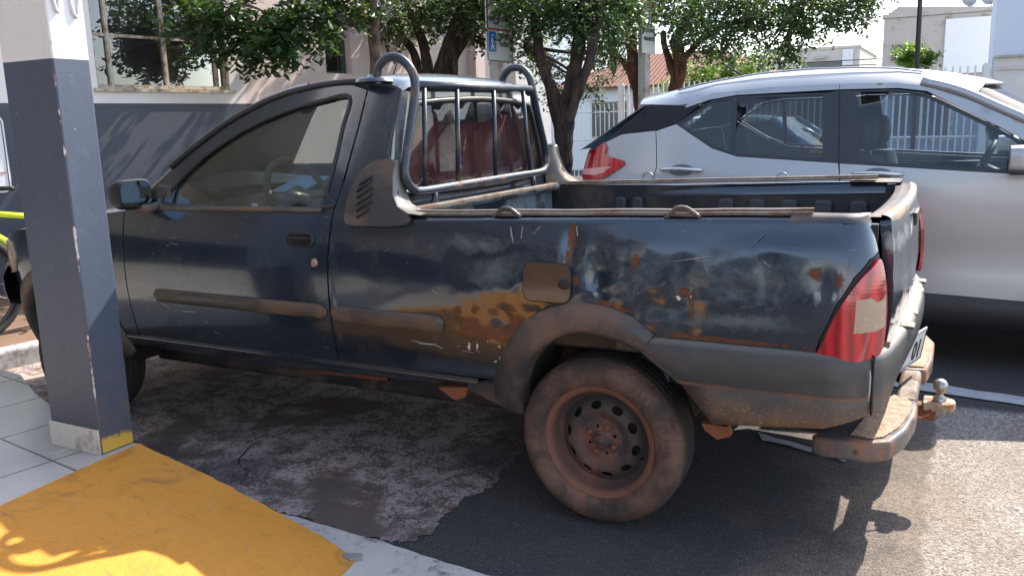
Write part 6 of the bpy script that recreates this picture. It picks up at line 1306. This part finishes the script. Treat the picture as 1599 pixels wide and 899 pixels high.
g_ = things('metal_gate', 'pale grey sheet metal gate closing the railing at the right edge', 'gate', (1.3, 9.84, 0)); m = MB(); m.box((1.58, 9.80, 1.0), (.58, .05, 1.8)); m.build('gate_panel', simple('pale_gate_paint', (.58, .55, .52), .6), g_, smooth=False)
m = MB(); m.box((1.58, 9.76, 1.86), (.60, .03, .05)); m.build('gate_rail', M_post, g_, smooth=False); m = MB(); m.box((1.58, 9.76, 1.4), (.60, .02, .03)); m.build('gate_rail', M_post, g_, smooth=False)

# ------------------------------------------------------------------ houses and buildings beyond
def block(name, label, x0, x1, y0, y1, h, mat, roofm=None, eave=.1):
    t = things(name, label, 'building', ((x0+x1)/2, y0, 0)); m = MB(); m.box(((x0+x1)/2, (y0+y1)/2, h/2), (x1-x0, y1-y0, h)); m.build('wall', mat, t, smooth=False, bevel=.01)
    m = MB(); m.box(((x0+x1)/2, (y0+y1)/2, h+.06), (x1-x0+eave, y1-y0+eave, .12)); m.build('roof', roofm or mat, t, smooth=False); return t
def win(t, x, y, z, w, h, mat=M_black):
    f = MB().box((x, y-.01, z), (w+.08, .05, h+.08)).build('window', M_fr, t, smooth=False); MB().box((x, y-.04, z), (w, .012, h)).build('pane', mat, f, smooth=False)
    MB().box((x, y-.05, z), (.03, .02, h)).build('window_bar', M_fr, f, smooth=False)
M_gwin = NT('distant_window').set(Base_Color=(.05, .06, .07), Roughness=.15)
M_beige = simple('beige_render', (.48, .43, .38), .85, var=.15, vscale=1.5, dirt=(.3, .25, .2), dirt_amt=.2, dscale=2); M_lwhite = simple('bright_white_render', (.78, .78, .78), .8, var=.1); M_cream = simple('cream_render', (.60, .54, .46), .85, var=.15, vscale=1.2)
t = block('office_building', 'big grey beige flat roofed building behind the pole, with dish aerials on top', -1.72, 1.75, 30, 38, 4.5, M_beige); win(t, -.95, 30, 3.35, .95, .52, M_gwin); MB().box((.82, 29.94, 3.45), (1.30, .12, 1.75)).build('white_panel', M_lwhite, t, smooth=False)
m = MB(); m.prism([(-1.76, 4.5), (-1.3, 4.84), (1.6, 4.62), (1.75, 4.56), (1.75, 4.5)], 1, 29.93, 30.05); m.build('parapet', M_beige, t, smooth=False)
for x in (.9, 1.45):
    d_ = things('dish_aerial', {.9: 'left satellite dish on the roof of the grey beige building', 1.45: 'right satellite dish on the roof of the grey beige building'}[x], 'satellite dish', (x, 30.3, 4.6)); m = MB(); m.tube([(x, 30.3, 4.6), (x, 30.3, 4.9)], .02, 6); m.tube([(x-.25, 30.0, 4.85), (x, 30.2, 4.78)], .008, 4); m.build('mast', M_back, d_); m = MB()
    rows = [[(x-.1+r_*math.cos(a)*.7-.35*r_*math.sin(a)*.3, 30.25-.3*r_*r_, 4.95+r_*math.sin(a)*.75) for a in np.linspace(0, 2*math.pi, 19)] for r_ in (0.01, .12, .24, .33)]; m.grid(rows); m.build('dish', M_back, d_)
t = block('side_building', 'pale blue grey two storey wall at the right edge of the picture', 1.42, 9, 20, 26, 6.5, simple('pale_blue_grey_render', (.52, .54, .60), .85, var=.1, vscale=1)); MB().box((5.2, 19.9, 1.25), (7.5, .1, 2.5)).build('lower_wall', M_cream, t, smooth=False); MB().box((5.2, 19.85, 2.52), (7.5, .12, .05)).build('ledge', M_beige, t, smooth=False)
t = block('low_building', 'low cream building with dark strip windows far off between tree and grey building', -7.6, -3.5, 40, 48, 4.3, M_cream); MB().box((-5.1, 39.97, 3.55), (1.7, .1, .42)).build('window', M_gwin, t, smooth=False); MB().box((-4.0, 39.95, 3.9), (.45, .06, .7)).build('wall_unit', M_lwhite, t, smooth=False); MB().box((-5.2, 39.9, 3.95), (.5, .15, .12)).build('wall_unit', M_beige, t, smooth=False)
h = things('tiled_house', 'low white house with a red tiled hip roof behind the trees', 'house', (-6, 20, 0)); m = MB(); m.box((-6.4, 22.2, 1.15), (6.0, 4.2, 2.3)); m.build('wall', M_lwhite, h, smooth=False)
s = NT('red_roof_tiles'); w_ = s.n('ShaderNodeTexWave', 1, {'wave_type': 'BANDS', 'bands_direction': 'X'}, Vector=s.obj(), Scale=2.6); w2_ = s.n('ShaderNodeTexWave', 1, {'wave_type': 'BANDS', 'bands_direction': 'Z', 'wave_profile': 'SAW'}, Vector=s.obj(), Scale=3.2)
M_tiles = s.set(Base_Color=s.mix(s.noise(9, 6, .7), (.22, .075, .045), (.45, .19, .12)), Roughness=.85, Normal=s.bump(s.math('ADD', w_, w2_), 1., .05))
m = MB(); a, b, c_, d_ = (-9.7, 19.8, 2.28), (-3.15, 19.8, 2.28), (-3.15, 24.6, 2.28), (-9.7, 24.6, 2.28); e, f = (-7.6, 22.2, 3.25), (-5.2, 22.2, 3.25); m.add([a, b, c_, d_, e, f], [(0, 1, 5, 4), (1, 2, 5), (2, 3, 4, 5), (3, 0, 4)]); m.build('roof', M_tiles, h, smooth=False, solid=.06)
win(h, -7.8, 20.1, 1.4, 1.0, .9, M_gwin); MB().box((-5.6, 20.08, 1.05), (.9, .04, 2.1)).build('door', M_beige, h, smooth=False)
t = block('white_garage', 'white low garage wall behind the curled railing', -12.5, -7.3, 21, 25, 2.35, M_lwhite); MB().box((-8.6, 20.98, 1.0), (1.6, .05, 2.0)).build('garage_door', M_beige, t, smooth=False)
t = block('white_townhouse', 'white house with balcony further left behind the twisted tree', -17.5, -11.5, 26, 32, 5.2, M_lwhite); win(t, -13.5, 26, 3.2, 1.4, 1.2, M_gwin)
t = block('grey_house', 'low cool grey house directly behind the square bar railing', -2.6, 1.3, 14.5, 19, 1.65, simple('cool_grey_render', (.30, .33, .38), .85, var=.2, vscale=1)); win(t, -1.4, 14.5, 1.35, .9, .9, M_gwin); win(t, .3, 14.5, 1.35, .9, .9, M_gwin)
m = MB()
for k, z in enumerate((3.15, 3.35)):
    m = MB(); m.tube([(-9+2*i, 33, z+.06*((i-6)/6)**2) for i in range(13)], .018, 4); tag(m.build('overhead_wire', M_black), {0: 'lower thin overhead wire against the sky', 1: 'upper thin overhead wire against the sky'}[k], 'wire', 'overhead wires')
